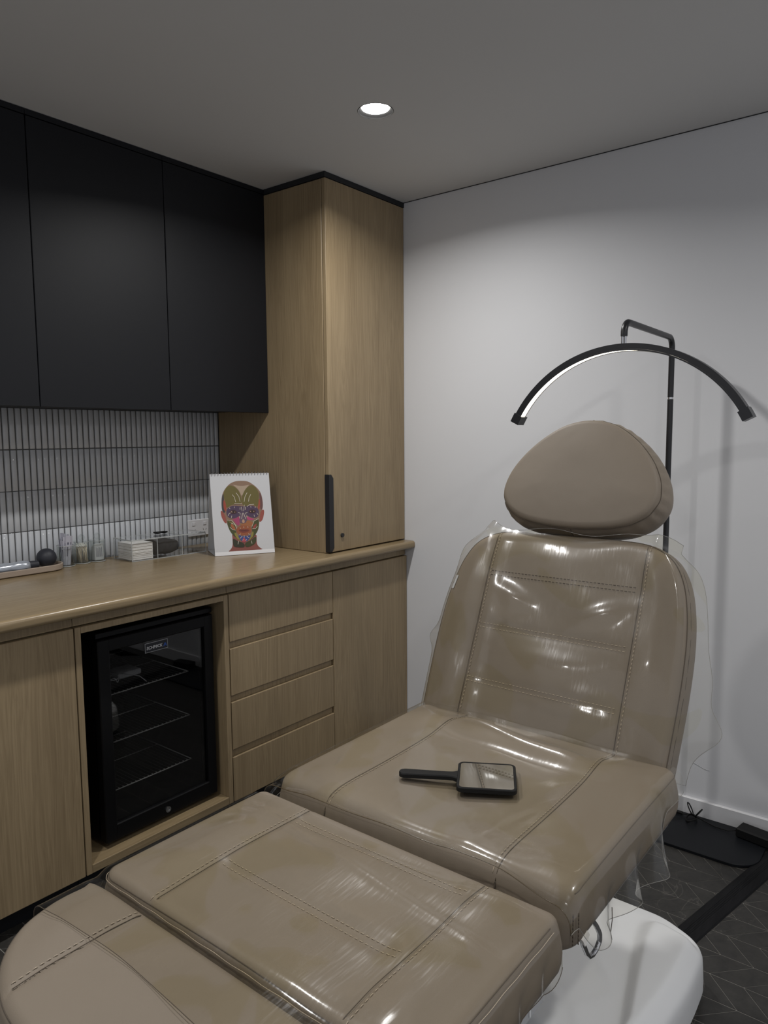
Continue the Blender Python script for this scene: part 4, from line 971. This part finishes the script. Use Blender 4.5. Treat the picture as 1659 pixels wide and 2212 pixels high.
# --- white moulded base
def base():
    hw = .322; na, nb = 150, 110
    poly = densify(catmull([(-.812, .0), (-.812, -.12), (-.815, -.19), (-.835, -.245), (-.858, -.285), (-.895, -.313), (-.95, -.322), (-1.10, -.323), (-1.40, -.30), (-1.70, -.323), (-1.86, -.322), (-1.92, -.29), (-1.95, -.2), (-1.95, 0), (-1.95, .2), (-1.92, .29), (-1.86, .322), (-1.70, .323), (-1.40, .30), (-1.10, .323), (-.95, .322), (-.895, .313), (-.858, .285), (-.835, .245), (-.815, .19), (-.812, .12)], 4), .02)
    a0, a1 = poly[:, 0].min() + 1e-5, poly[:, 0].max() - 1e-5; tt = np.linspace(-1, 1, na); aa = (a0 + a1) / 2 + (a1 - a0) / 2 * (.5 * tt + .5 * np.sin(tt * math.pi / 2))
    uu = np.linspace(-1, 1, nb); uu = .6 * uu + .4 * np.sin(uu * math.pi / 2); A = np.zeros((na, nb)); B = np.zeros((na, nb))
    for i, a in enumerate(aa): lo, hi = scan(poly, a); A[i] = a; B[i] = (lo + hi) / 2 + (hi - lo) / 2 * uu
    D = poly_dist(A, B, poly); D[0] = D[-1] = 0; D[:, 0] = D[:, -1] = 0; r = .012; e = np.clip(r - D, 0, r)
    C = .118 - (r - np.sqrt(np.maximum(r * r - e * e, 0)))
    # central hood: steps down to lower corner pads through a curved sloping flank
    def ss(x): x = np.clip(x, 0, 1); return x * x * (3 - 2 * x)
    bb = np.abs(B); X_ = -A
    hi = np.interp(X_, [.86, .924, 1.0, 1.254, 1.6], [.150, .154, .172, .238, .235]); lo = np.interp(X_, [.86, .935, .98, 1.073, 1.24, 1.6], [.205, .206, .208, .226, .262, .260])
    pad = ss((bb - hi) / (lo - hi)) * ss((-.856 - A - .25 * np.clip(bb - .22, 0, 1)) / .050)
    C += .030 * pad * ss((D + .01) / .05) + .006 * ss(D / .05)
    P = np.stack([A, B + YCN, C], -1); mb = MB(); mb.grid(P)
    idx = [(0, j) for j in range(nb)] + [(i, nb - 1) for i in range(1, na)] + [(na - 1, j) for j in range(nb - 2, -1, -1)] + [(i, 0) for i in range(na - 2, 0, -1)]
    L = np.array([P[i] for i in idx]); first = [i * nb + j for i, j in idx]; n = len(L); cen = L.mean(0); rows = []
    for z, s in ((.085, 1.004), (.050, 1.008), (.030, 1.008), (.026, .99)):
        q = L.copy(); q[:, :2] = cen[:2] + (L[:, :2] - cen[:2]) * s; q[:, 2] = z; rows.append(q)
    o0 = len(mb.v); mb.v += [tuple(p) for r_ in rows for p in r_]
    for k in range(4):
        for q in range(n):
            q2 = (q + 1) % n
            f = (first[q], first[q2], o0 + q2, o0 + q) if k == 0 else (o0 + (k - 1) * n + q, o0 + (k - 1) * n + q2, o0 + k * n + q2, o0 + k * n + q)
            mb.f.append(f); mb.mi.append(0)
    mb.f.append(tuple(o0 + 3 * n + q for q in range(n))); mb.mi.append(0)
    return mb.build('base_cover', M['white_plastic'], chair, smooth=True, angle=50)
bc = base()
for x in (-.93, -1.83):
    for s in (-.26, .26): MB().lathe([(.022, 0), (.025, .004), (.025, .022), (.020, .0255)], (x, YCN + s, .0005), 20).build('foot', M['black_rubber'], chair, smooth=True, angle=40)

# ============================================================ clear vinyl covers
def ssn(x): x = np.clip(x, 0, 1); return x * x * (3 - 2 * x)
def sheet(name, label, P, loc, edge_mat='vinyl_edge', er=.0008, edges='all', mat='vinyl'):
    t = thing(name, label, 'plastic cover', loc, 'clear vinyl covers on the chair')
    mb = MB(); mb.grid(P); mb.build('sheet', M[mat], t, smooth=True, fix=False)
    na, nb = P.shape[:2]; B = {'a0': P[0], 'a1': P[-1], 'b0': P[:, 0], 'b1': P[:, -1]}
    mb = MB()
    for k in ('a0', 'a1', 'b0', 'b1'):
        if edges == 'all' or k in edges: mb.tube([tuple(p) for p in B[k][::2]] + [tuple(B[k][-1])], er, 5)
    mb.build('cut_edge', M[edge_mat], t, smooth=True)
    return t
def drape(A, S, hw, R, top, off, hang, flare):
    """cross-section coordinate S (0 at centre) -> (b, c): flat over the pad, round the edge, then hang"""
    sg = np.sign(S); s = np.abs(S); flat = hw - R; arc = R * math.pi / 2
    b = np.where(s < flat, s, np.where(s < flat + arc, flat + R * np.sin(np.clip((s - flat) / R, 0, math.pi / 2)), hw))
    c = np.where(s < flat, 0, np.where(s < flat + arc, -R + R * np.cos(np.clip((s - flat) / R, 0, math.pi / 2)), -R - (s - flat - arc)))
    ex = np.clip(s - flat - arc, 0, None)
    return sg * (b + flare(A, sg, ex)), c
# seat cover
na, nb = 110, 190
a = np.linspace(-1.722, -1.184, na)
right_len = lambda A: .020 + (.072 + .022 * np.exp(-((A + 1.40) / .07) ** 2) + .005 * np.sin(A * 60)) * ssn((-1.285 - A) / .04) * ssn((A + 1.712) / .06) - .012 * ssn((-1.58 - A) / .08)
left_len = lambda A: .03 + .015 * np.sin(A * 17)
R_c = R_S + .006; hwc = HW + .010; P = np.zeros((na, nb, 3))
for i, ai in enumerate(a):
    full = (hwc - R_c) + R_c * math.pi / 2
    S = np.linspace(-(full + right_len(ai)), full + left_len(ai), nb)
    fl = lambda A, sg, ex: np.where(sg < 0, ex * .10 + ex * .17 * np.sin(A * 46 + 1.2) * ssn(ex / .04), ex * .15 + .004 * np.sin(A * 40) * ssn(ex / .02))
    b, c = drape(ai, S, hwc, R_c, None, 0, 0, fl)
    bi = np.clip(b, -HW + .001, HW - .001)
    tz = top_seat(np.full(nb, ai), bi, np.minimum(HW - np.abs(bi), np.minimum(ai + 1.705, 9))) 
    w = .0014 * np.sin(ai * 31 + b * 11) + .0011 * np.sin(b * 37 - ai * 19) + .021 * np.exp(-((ai + 1.298 - .10 * b) / .028) ** 2) * (1 + .25 * np.sin(b * 14)) * ssn((.25 - np.abs(b + .02)) / .15) + .0016 * np.exp(-((b + .17 + .25 * (ai + 1.5)) / .02) ** 2)
    fr_d = np.clip(ai + 1.700, -.03, None); front = -(R_S - math.sqrt(max(R_S ** 2 - min(max(R_S - (ai + 1.705), 0), R_S * .93) ** 2, 0))) if ai < -1.705 + R_S else 0
    zz = c + tz + .0055 + w * ssn((.33 - np.abs(b)) / .06) + front * .35 + .009 * np.clip(1 - (ai + 1.705) / .055, 0, 1.2) ** 2 * ssn((.30 - np.abs(b)) / .1)
    P[i, :, 0] = ai + .004 * np.sin(b * 21) * (1 if i < 3 else 0) + (.006 * np.sin(b * 13) + .010 * np.exp(-((b - .33) / .03) ** 2)) * ssn((-1.66 - ai) / .05) * -1; P[i, :, 1] = YCN + b; P[i, :, 2] = ZS + zz
sheet('seat_vinyl_cover', 'clear vinyl sheet over the seat, hanging in a flap on the right', P, (-1.45, YCN, ZS + .006), 'vinyl_edge', .0008, ('a0',))
MB().tube([tuple(p) for p in P[:, 0]], .0005, 5).tube([tuple(p) for p in P[:, -1]], .0005, 5)
for q_ in (P[:, 0], P[:, -1]): MB().tube([tuple(p) for p in q_], .0005, 5).build('cut_edge', M['vinyl_edge_pale'], bpy.data.objects['seat_vinyl_cover'], smooth=True)
# leg and foot cover
na, nb = 120, 170; a = np.linspace(-2.192, -1.762, na); hwc = HW + .008; R_c = R_L + .005; P = np.zeros((na, nb, 3))
for i, ai in enumerate(a):
    full = (hwc - R_c) + R_c * math.pi / 2; rl = .050 + .006 * math.sin(ai * 55) + .004 * math.sin(ai * 90); ll = .035 + .012 * math.sin(ai * 30)
    S = np.linspace(-(full + rl), full + ll, nb)
    fl = lambda A, sg, ex: ex * .07 + .0035 * np.sin(A * 95 + 8 * ex) * ssn(ex / .03)
    b, c = drape(ai, S, hwc, R_c, None, 0, 0, fl)
    bi = np.clip(b, -HW + .001, HW - .001); d_ = HW - np.abs(bi)
    tl = top_leg(np.full(nb, ai), bi, d_); tf = top_foot(np.full(nb, ai), bi, d_) + (ZF - ZL)
    k = ssn((ai + 2.115) / .03); 
    gapdip = -.006 * math.exp(-((ai + 2.096) / .012) ** 2)
    w = .0013 * np.sin(ai * 47 + b * 9) + .0012 * np.sin(b * 33 + ai * 13) + .002 * np.exp(-((ai + 1.80 + .10 * b) / .012) ** 2) + .0018 * np.exp(-((ai + 1.84 - .14 * b) / .010) ** 2)
    zz = c + tl * k + tf * (1 - k) + .0048 + gapdip + w * ssn((.32 - np.abs(b)) / .06)
    P[i, :, 0] = ai + .006 * np.sin(b * 15) * ssn((-2.15 - ai) / .04); P[i, :, 1] = YCN + b; P[i, :, 2] = ZL + zz
sheet('leg_vinyl_cover', 'clear vinyl sheet over the leg cushion and part of the foot cushion', P, (-1.95, YCN, ZL + .005), 'thread_dark', .0005, ('a0', 'b0', 'b1'), 'vinyl_leg')
# backrest cover
na, nb = 120, 170; aa = np.linspace(.010, .528, na); P = np.zeros((na, nb, 3)); pbd = pb
def half(u):
    sc_ = scan(pb, min(u, .505)); return sc_[1]
for i, ai in enumerate(aa):
    hw = half(ai); hw = hw if ai < .5 else hw; lobeR = .050 * math.exp(-((ai - .125) / .045) ** 2) + .018 * math.exp(-((ai - .22) / .06) ** 2) + .004 * math.exp(-((ai - .47) / .06) ** 2); lobeL = .018 * math.exp(-((ai - .215) / .025) ** 2) + .022 * math.exp(-((ai - .48) / .05) ** 2)
    S = np.linspace(-1, 1, nb); b = S * (hw + .012); e = np.clip((np.abs(S) - .90) / .10, 0, 1)
    b = np.where(S < 0, b - e ** 2 * (.016 + lobeR), b + e ** 2 * (.004 + lobeL))
    bi = np.clip(b, -hw + .002, hw - .002); d_ = np.minimum(hw - np.abs(bi), max(.521 - ai, 0.0))
    c = top_back(np.full(nb, ai), bi, d_) - .050 * e ** 1.5 * np.where(S < 0, 1.35, .7)
    tp = max(0, ai - .485) / .04; c = c - .012 * tp ** 2
    w = .0022 * np.sin(ai * 17 + b * 9) + .0018 * np.sin(b * 19 - ai * 26) + .008 * np.exp(-((ai - .350 - .3 * (b - .13)) / .026) ** 2) * np.exp(-((b - .12) / .06) ** 2) + .006 * np.exp(-((ai - .335 + .35 * (b + .13)) / .022) ** 2) * np.exp(-((b + .12) / .06) ** 2) + .004 * np.exp(-((ai - .20 - .5 * b ** 2) / .03) ** 2) * np.exp(-(b / .2) ** 2) + .003 * np.exp(-((b - .17) / .02) ** 2)
    c = c + .0065 + w * ssn((hw - np.abs(b)) / .05)
    up = ai + (.018 * np.exp(-((np.abs(b) - .235) / .035) ** 2) + .006 * np.sin(b * 30)) * ssn((ai - .46) / .06)
    P[i] = F_back(np.stack([up, b, c], -1))
sheet('backrest_vinyl_cover', 'glossy clear vinyl sheet over the backrest, flaring out behind its right side', P, tuple(F_back((0.01, 0, .01))), 'vinyl_edge_pale', .0005, ('a0', 'a1', 'b0', 'b1'))

# hand mirror lying on the seat cover
mc = Vector((-1.473, -1.975)); hd = Vector((-.50, .866)).normalized(); hs = Vector((hd.y, -hd.x)); zm = ZS + .0065
t = thing('hand_mirror', 'square black-framed hand mirror lying on the seat cover', 'mirror', (mc.x, mc.y, zm))
def mloc(u, v, z): return (mc.x + hs.x * u + hd.x * v, mc.y + hs.y * u + hd.y * v, zm + z)
lay = [(0.001, .0), (0, .001), (0, .0085), (.0012, .010)]
mb = MB(); rr = [[mloc(x, y, z) for x, y in rrect(-.058 + i_, .058 - i_, -.058 + i_, .058 - i_, (.012,) * 4)] for i_, z in lay]
rr.append([mloc(x, y, .010) for x, y in rrect(-.0535, .0535, -.0535, .0535, (.008,) * 4)]); rr.append([mloc(x, y, .0088) for x, y in rrect(-.053, .053, -.053, .053, (.008,) * 4)])
n = len(rr[0]); mb.add([p for r_ in rr for p in r_], [(i * n + k, i * n + (k + 1) % n, (i + 1) * n + (k + 1) % n, (i + 1) * n + k) for i in range(len(rr) - 1) for k in range(n)] + [tuple(range(n))[::-1], tuple((len(rr) - 1) * n + k for k in range(n))])
mb.build('frame', M['black_rubber'], t, smooth=True, angle=35)
mb = MB().prism([mloc(x, y, .0089) for x, y in rrect(-.0525, .0525, -.0525, .0525, (.0075,) * 4)], (0, 0, .0006)); mb.build('glass', M['mirror'], t)
hp = [(-.017, .0575), (-.0115, .066), (-.0105, .08), (-.012, .16)] + [(.012 * math.sin(q), .163 + .012 * math.cos(q)) for q in np.linspace(-1.5, 1.5, 11)] + [(.012, .16), (.0105, .08), (.0115, .066), (.017, .0575)]
mb = MB(); L0 = [mloc(x, y, .0005) for x, y in hp]; L1 = [mloc(x, y, .0075) for x, y in hp]; L2 = [mloc(x * .86, y - (.001 if y > .1 else 0), .0095) for x, y in hp]; n = len(hp)
mb.add(L0 + L1 + L2, [(k, (k + 1) % n, n + (k + 1) % n, n + k) for k in range(n)] + [(n + k, n + (k + 1) % n, 2 * n + (k + 1) % n, 2 * n + k) for k in range(n)] + [tuple(range(n))[::-1], tuple(2 * n + k for k in range(n))])
mb.build('handle', M['black_rubber'], t, smooth=True, angle=35)

# ============================================================ arc lamp on a stand
PXp, PYp = -.135, -1.893
t = thing('arc_lamp', 'black half-moon LED lamp on a floor stand behind the headrest', 'lamp', (PXp, PYp, 0))
bp_ = rrect(-.262, -.016, -2.238, -1.56, (.085, .085, .06, .06))
mb = MB(); l0 = [(x, y, .001) for x, y in bp_]; l1 = [(x, y, .009) for x, y in bp_]
cen = np.array([-.14, -1.9]); l2 = [(cen[0] + (x - cen[0]) * .99, cen[1] + (y - cen[1]) * .996, .0105) for x, y in bp_]; n = len(l0)
mb.add(l0 + l1 + l2, [(k, (k + 1) % n, n + (k + 1) % n, n + k) for k in range(n)] + [(n + k, n + (k + 1) % n, 2 * n + (k + 1) % n, 2 * n + k) for k in range(n)] + [tuple(range(n))[::-1], tuple(2 * n + k for k in range(n))])
mb.build('base_plate', M['black_plate'], t)
ZA = 1.700
MB().tube([(PXp, PYp, .011), (PXp, PYp, .8), (PXp, PYp, 1.497)], .0095, 20).build('pole', M['black_metal'], t, smooth=True, angle=40)
MB().tube([(PXp, PYp, 1.4975), (PXp, PYp, 1.5035)], .0088, 20).build('pole_joint', M['chrome'], t, smooth=True, angle=40)
AX, AY = -.598, -1.902
pts = [(PXp, PYp, 1.504)]; 
pts += [(PXp, PYp, 1.56), (PXp, PYp, ZA - .035)]
for q in np.linspace(.2, 1.37, 8): pts.append((PXp - .035 * (1 - math.cos(q)), PYp, ZA - .035 + .035 * math.sin(q)))
pts += [(PXp - .05, PYp, ZA), (AX + .05, AY, ZA)]
for q in np.linspace(.2, 1.37, 8): pts.append((AX + .035 - .035 * math.sin(q), AY, ZA - .035 + .035 * math.cos(q)))
pts += [(AX, AY, ZA - .042)]
pts = [p if i < 3 or True else p for i, p in enumerate(pts)]
MB().tube(pts, .0095, 20).build('arm', M['black_metal'], t, smooth=True, angle=60)
ZTOP = 1.6365
MB().tube([(AX, AY - .004, ZTOP - .002), (AX, AY - .004, ZA - .0425)], .0035, 12).tube([(AX, AY + .0045, ZTOP - .002), (AX, AY + .0045, ZA - .0425)], .0035, 12).build('swivel_pin', M['chrome'], t, smooth=True, angle=40)
# arc: chord .69, rise .205
ch, rs = .345, .212; RA = (ch ** 2 + rs ** 2) / (2 * rs); zc = ZTOP - RA; amax = math.asin(ch / RA)
DX, TT = .034, .020       # depth along x, radial thickness
def arcpt(th, rad, x): return (AX + x, AY + rad * math.sin(th), zc + rad * math.cos(th))
ths = np.linspace(-amax, amax, 61)
def arcbar(r0, r1, xa, xb, ts, name, mat):
    mb = MB(); rows = [[arcpt(t_, r0, xa), arcpt(t_, r1, xa), arcpt(t_, r1, xb), arcpt(t_, r0, xb)] for t_ in ts]
    m = len(rows); mb.add([p for r_ in rows for p in r_], [(i * 4 + k, i * 4 + (k + 1) % 4, (i + 1) * 4 + (k + 1) % 4, (i + 1) * 4 + k) for i in range(m - 1) for k in range(4)] + [(0, 1, 2, 3), tuple((m - 1) * 4 + k for k in range(4))])
    return mb.build(name, mat, t, smooth=True, angle=30)
hb = arcbar(RA - TT + .004, RA, -DX / 2, DX / 2, ths, 'arc_housing', M['black_metal'])
for s in (-1, 1): arcbar(RA - TT, RA - TT + .0039, s * DX / 2 - s * .0015, s * DX / 2, ths, 'channel_lip', M['black_metal'])
arcbar(RA - TT + .0022, RA - TT + .0036, -DX / 2 + .0017, DX / 2 - .0017, np.linspace(-amax + .035, amax - .035, 61), 'led_strip', M['led'])
for s in (-1, 1): arcbar(RA - TT - .005, RA + .003, -DX / 2 - .003, DX / 2 + .003, np.linspace(s * (amax + .004), s * (amax - .072), 4), 'end_cap', M['black_metal'])
# power adapter and cable on the floor
t = thing('power_adapter', 'black power adapter brick with a bundled cord on the lamp base by the skirting', 'adapter', (-.06, -2.19, .011))
mb = MB(); rotbox(mb, (-.064, -2.20), math.radians(-10), -.030, .028, -.075, .055, .0112, .044, 0, .004); mb.build('brick', M['black_rubber'], t)
pts = [(-.062, -2.145, .026), (-.068, -2.115, .016), (-.062, -2.07, .0135), (-.050, -2.03, .016), (-.048, -2.00, .022)]
for k in range(40):
    q = k / 39 * 4 * math.pi; pts.append((-.064 + .028 * math.cos(q) , -1.992 + .016 * math.sin(q), .016 + .006 * (k / 39) + .004 * math.sin(q * 2)))
for k in range(16): q = k / 15 * 2 * math.pi; pts.append((-.048 + .012 * math.sin(q), -2.000 - .014 * (1 - math.cos(q)) * .8, .022 + .016 * (1 - math.cos(q))))
for k in range(16): q = k / 15 * 2 * math.pi; pts.append((-.045 + .010 * math.sin(q), -1.992 + .010 * (1 - math.cos(q)), .024 + .020 * (1 - math.cos(q))))
pts += [(-.048, -1.975, .020), (-.046, -1.94, .016), (-.042, -1.91, .018), (-.06, -1.87, .0135), (-.09, -1.84, .0135), (-.12, -1.875, .0135)]
MB().tube(pts, .0021, 8).build('cord', M['black_rubber'], t, smooth=True)
MB().tube([(-.043, -1.955, .0175), (-.042, -1.93, .0175), (-.043, -1.905, .0175)], .0058, 12).build('plug', M['black_rubber'], t, smooth=True, angle=40)
# black cable cover strip across the floor
a_, b_ = Vector((-.90, -2.108, 0)), Vector((-.018, -2.296, 0)); dv = (b_ - a_).normalized(); nv = Vector((-dv.y, dv.x, 0))
sec = [(-.0335, .0006), (-.030, .0045), (-.014, .0085), (.014, .0085), (.030, .0045), (.0335, .0006)]
mb = MB(); mb.prism([a_ + nv * s + Vector((0, 0, z)) for s, z in sec], b_ - a_)
for s in (-.008, -.003, .003, .008): mb.prism([a_ + nv * (s - .0007) + Vector((0, 0, .0082)), a_ + nv * (s + .0007) + Vector((0, 0, .0082)), a_ + nv * (s + .0007) + Vector((0, 0, .0092)), a_ + nv * (s - .0007) + Vector((0, 0, .0092))], b_ - a_)
o = mb.build('cable_cover', M['strip']); tag(o, 'flat black ribbed cable cover strip crossing the dark floor to the right', 'cable cover')

# ============================================================ ceiling downlights
dl = ['round recessed ceiling downlight, the lit one in view above the cupboard'] + ['recessed ceiling downlight outside the frame'] * 4
for i, (x, y, w) in enumerate(DOWNLIGHTS):
    t = thing('downlight', dl[i], 'downlight', (x, y, H), 'recessed downlights')
    if i: t['group'] = 'recessed downlights outside the frame'
    MB().lathe([(.056, -.0012), (.0575, .0), (.0550, .0015), (.052, .005), (.0440, .0075), (.0435, .012)], (x, y, H), 48, caps=False).build('baffle', M['baffle'], t, smooth=True, fix=False)
    MB().lathe([(.0001, -.003), (.020, -.002), (.036, .0), (.0440, .004), (.0001, .005)], (x, y, H + .0045), 40).build('lens', M['lens'], t)
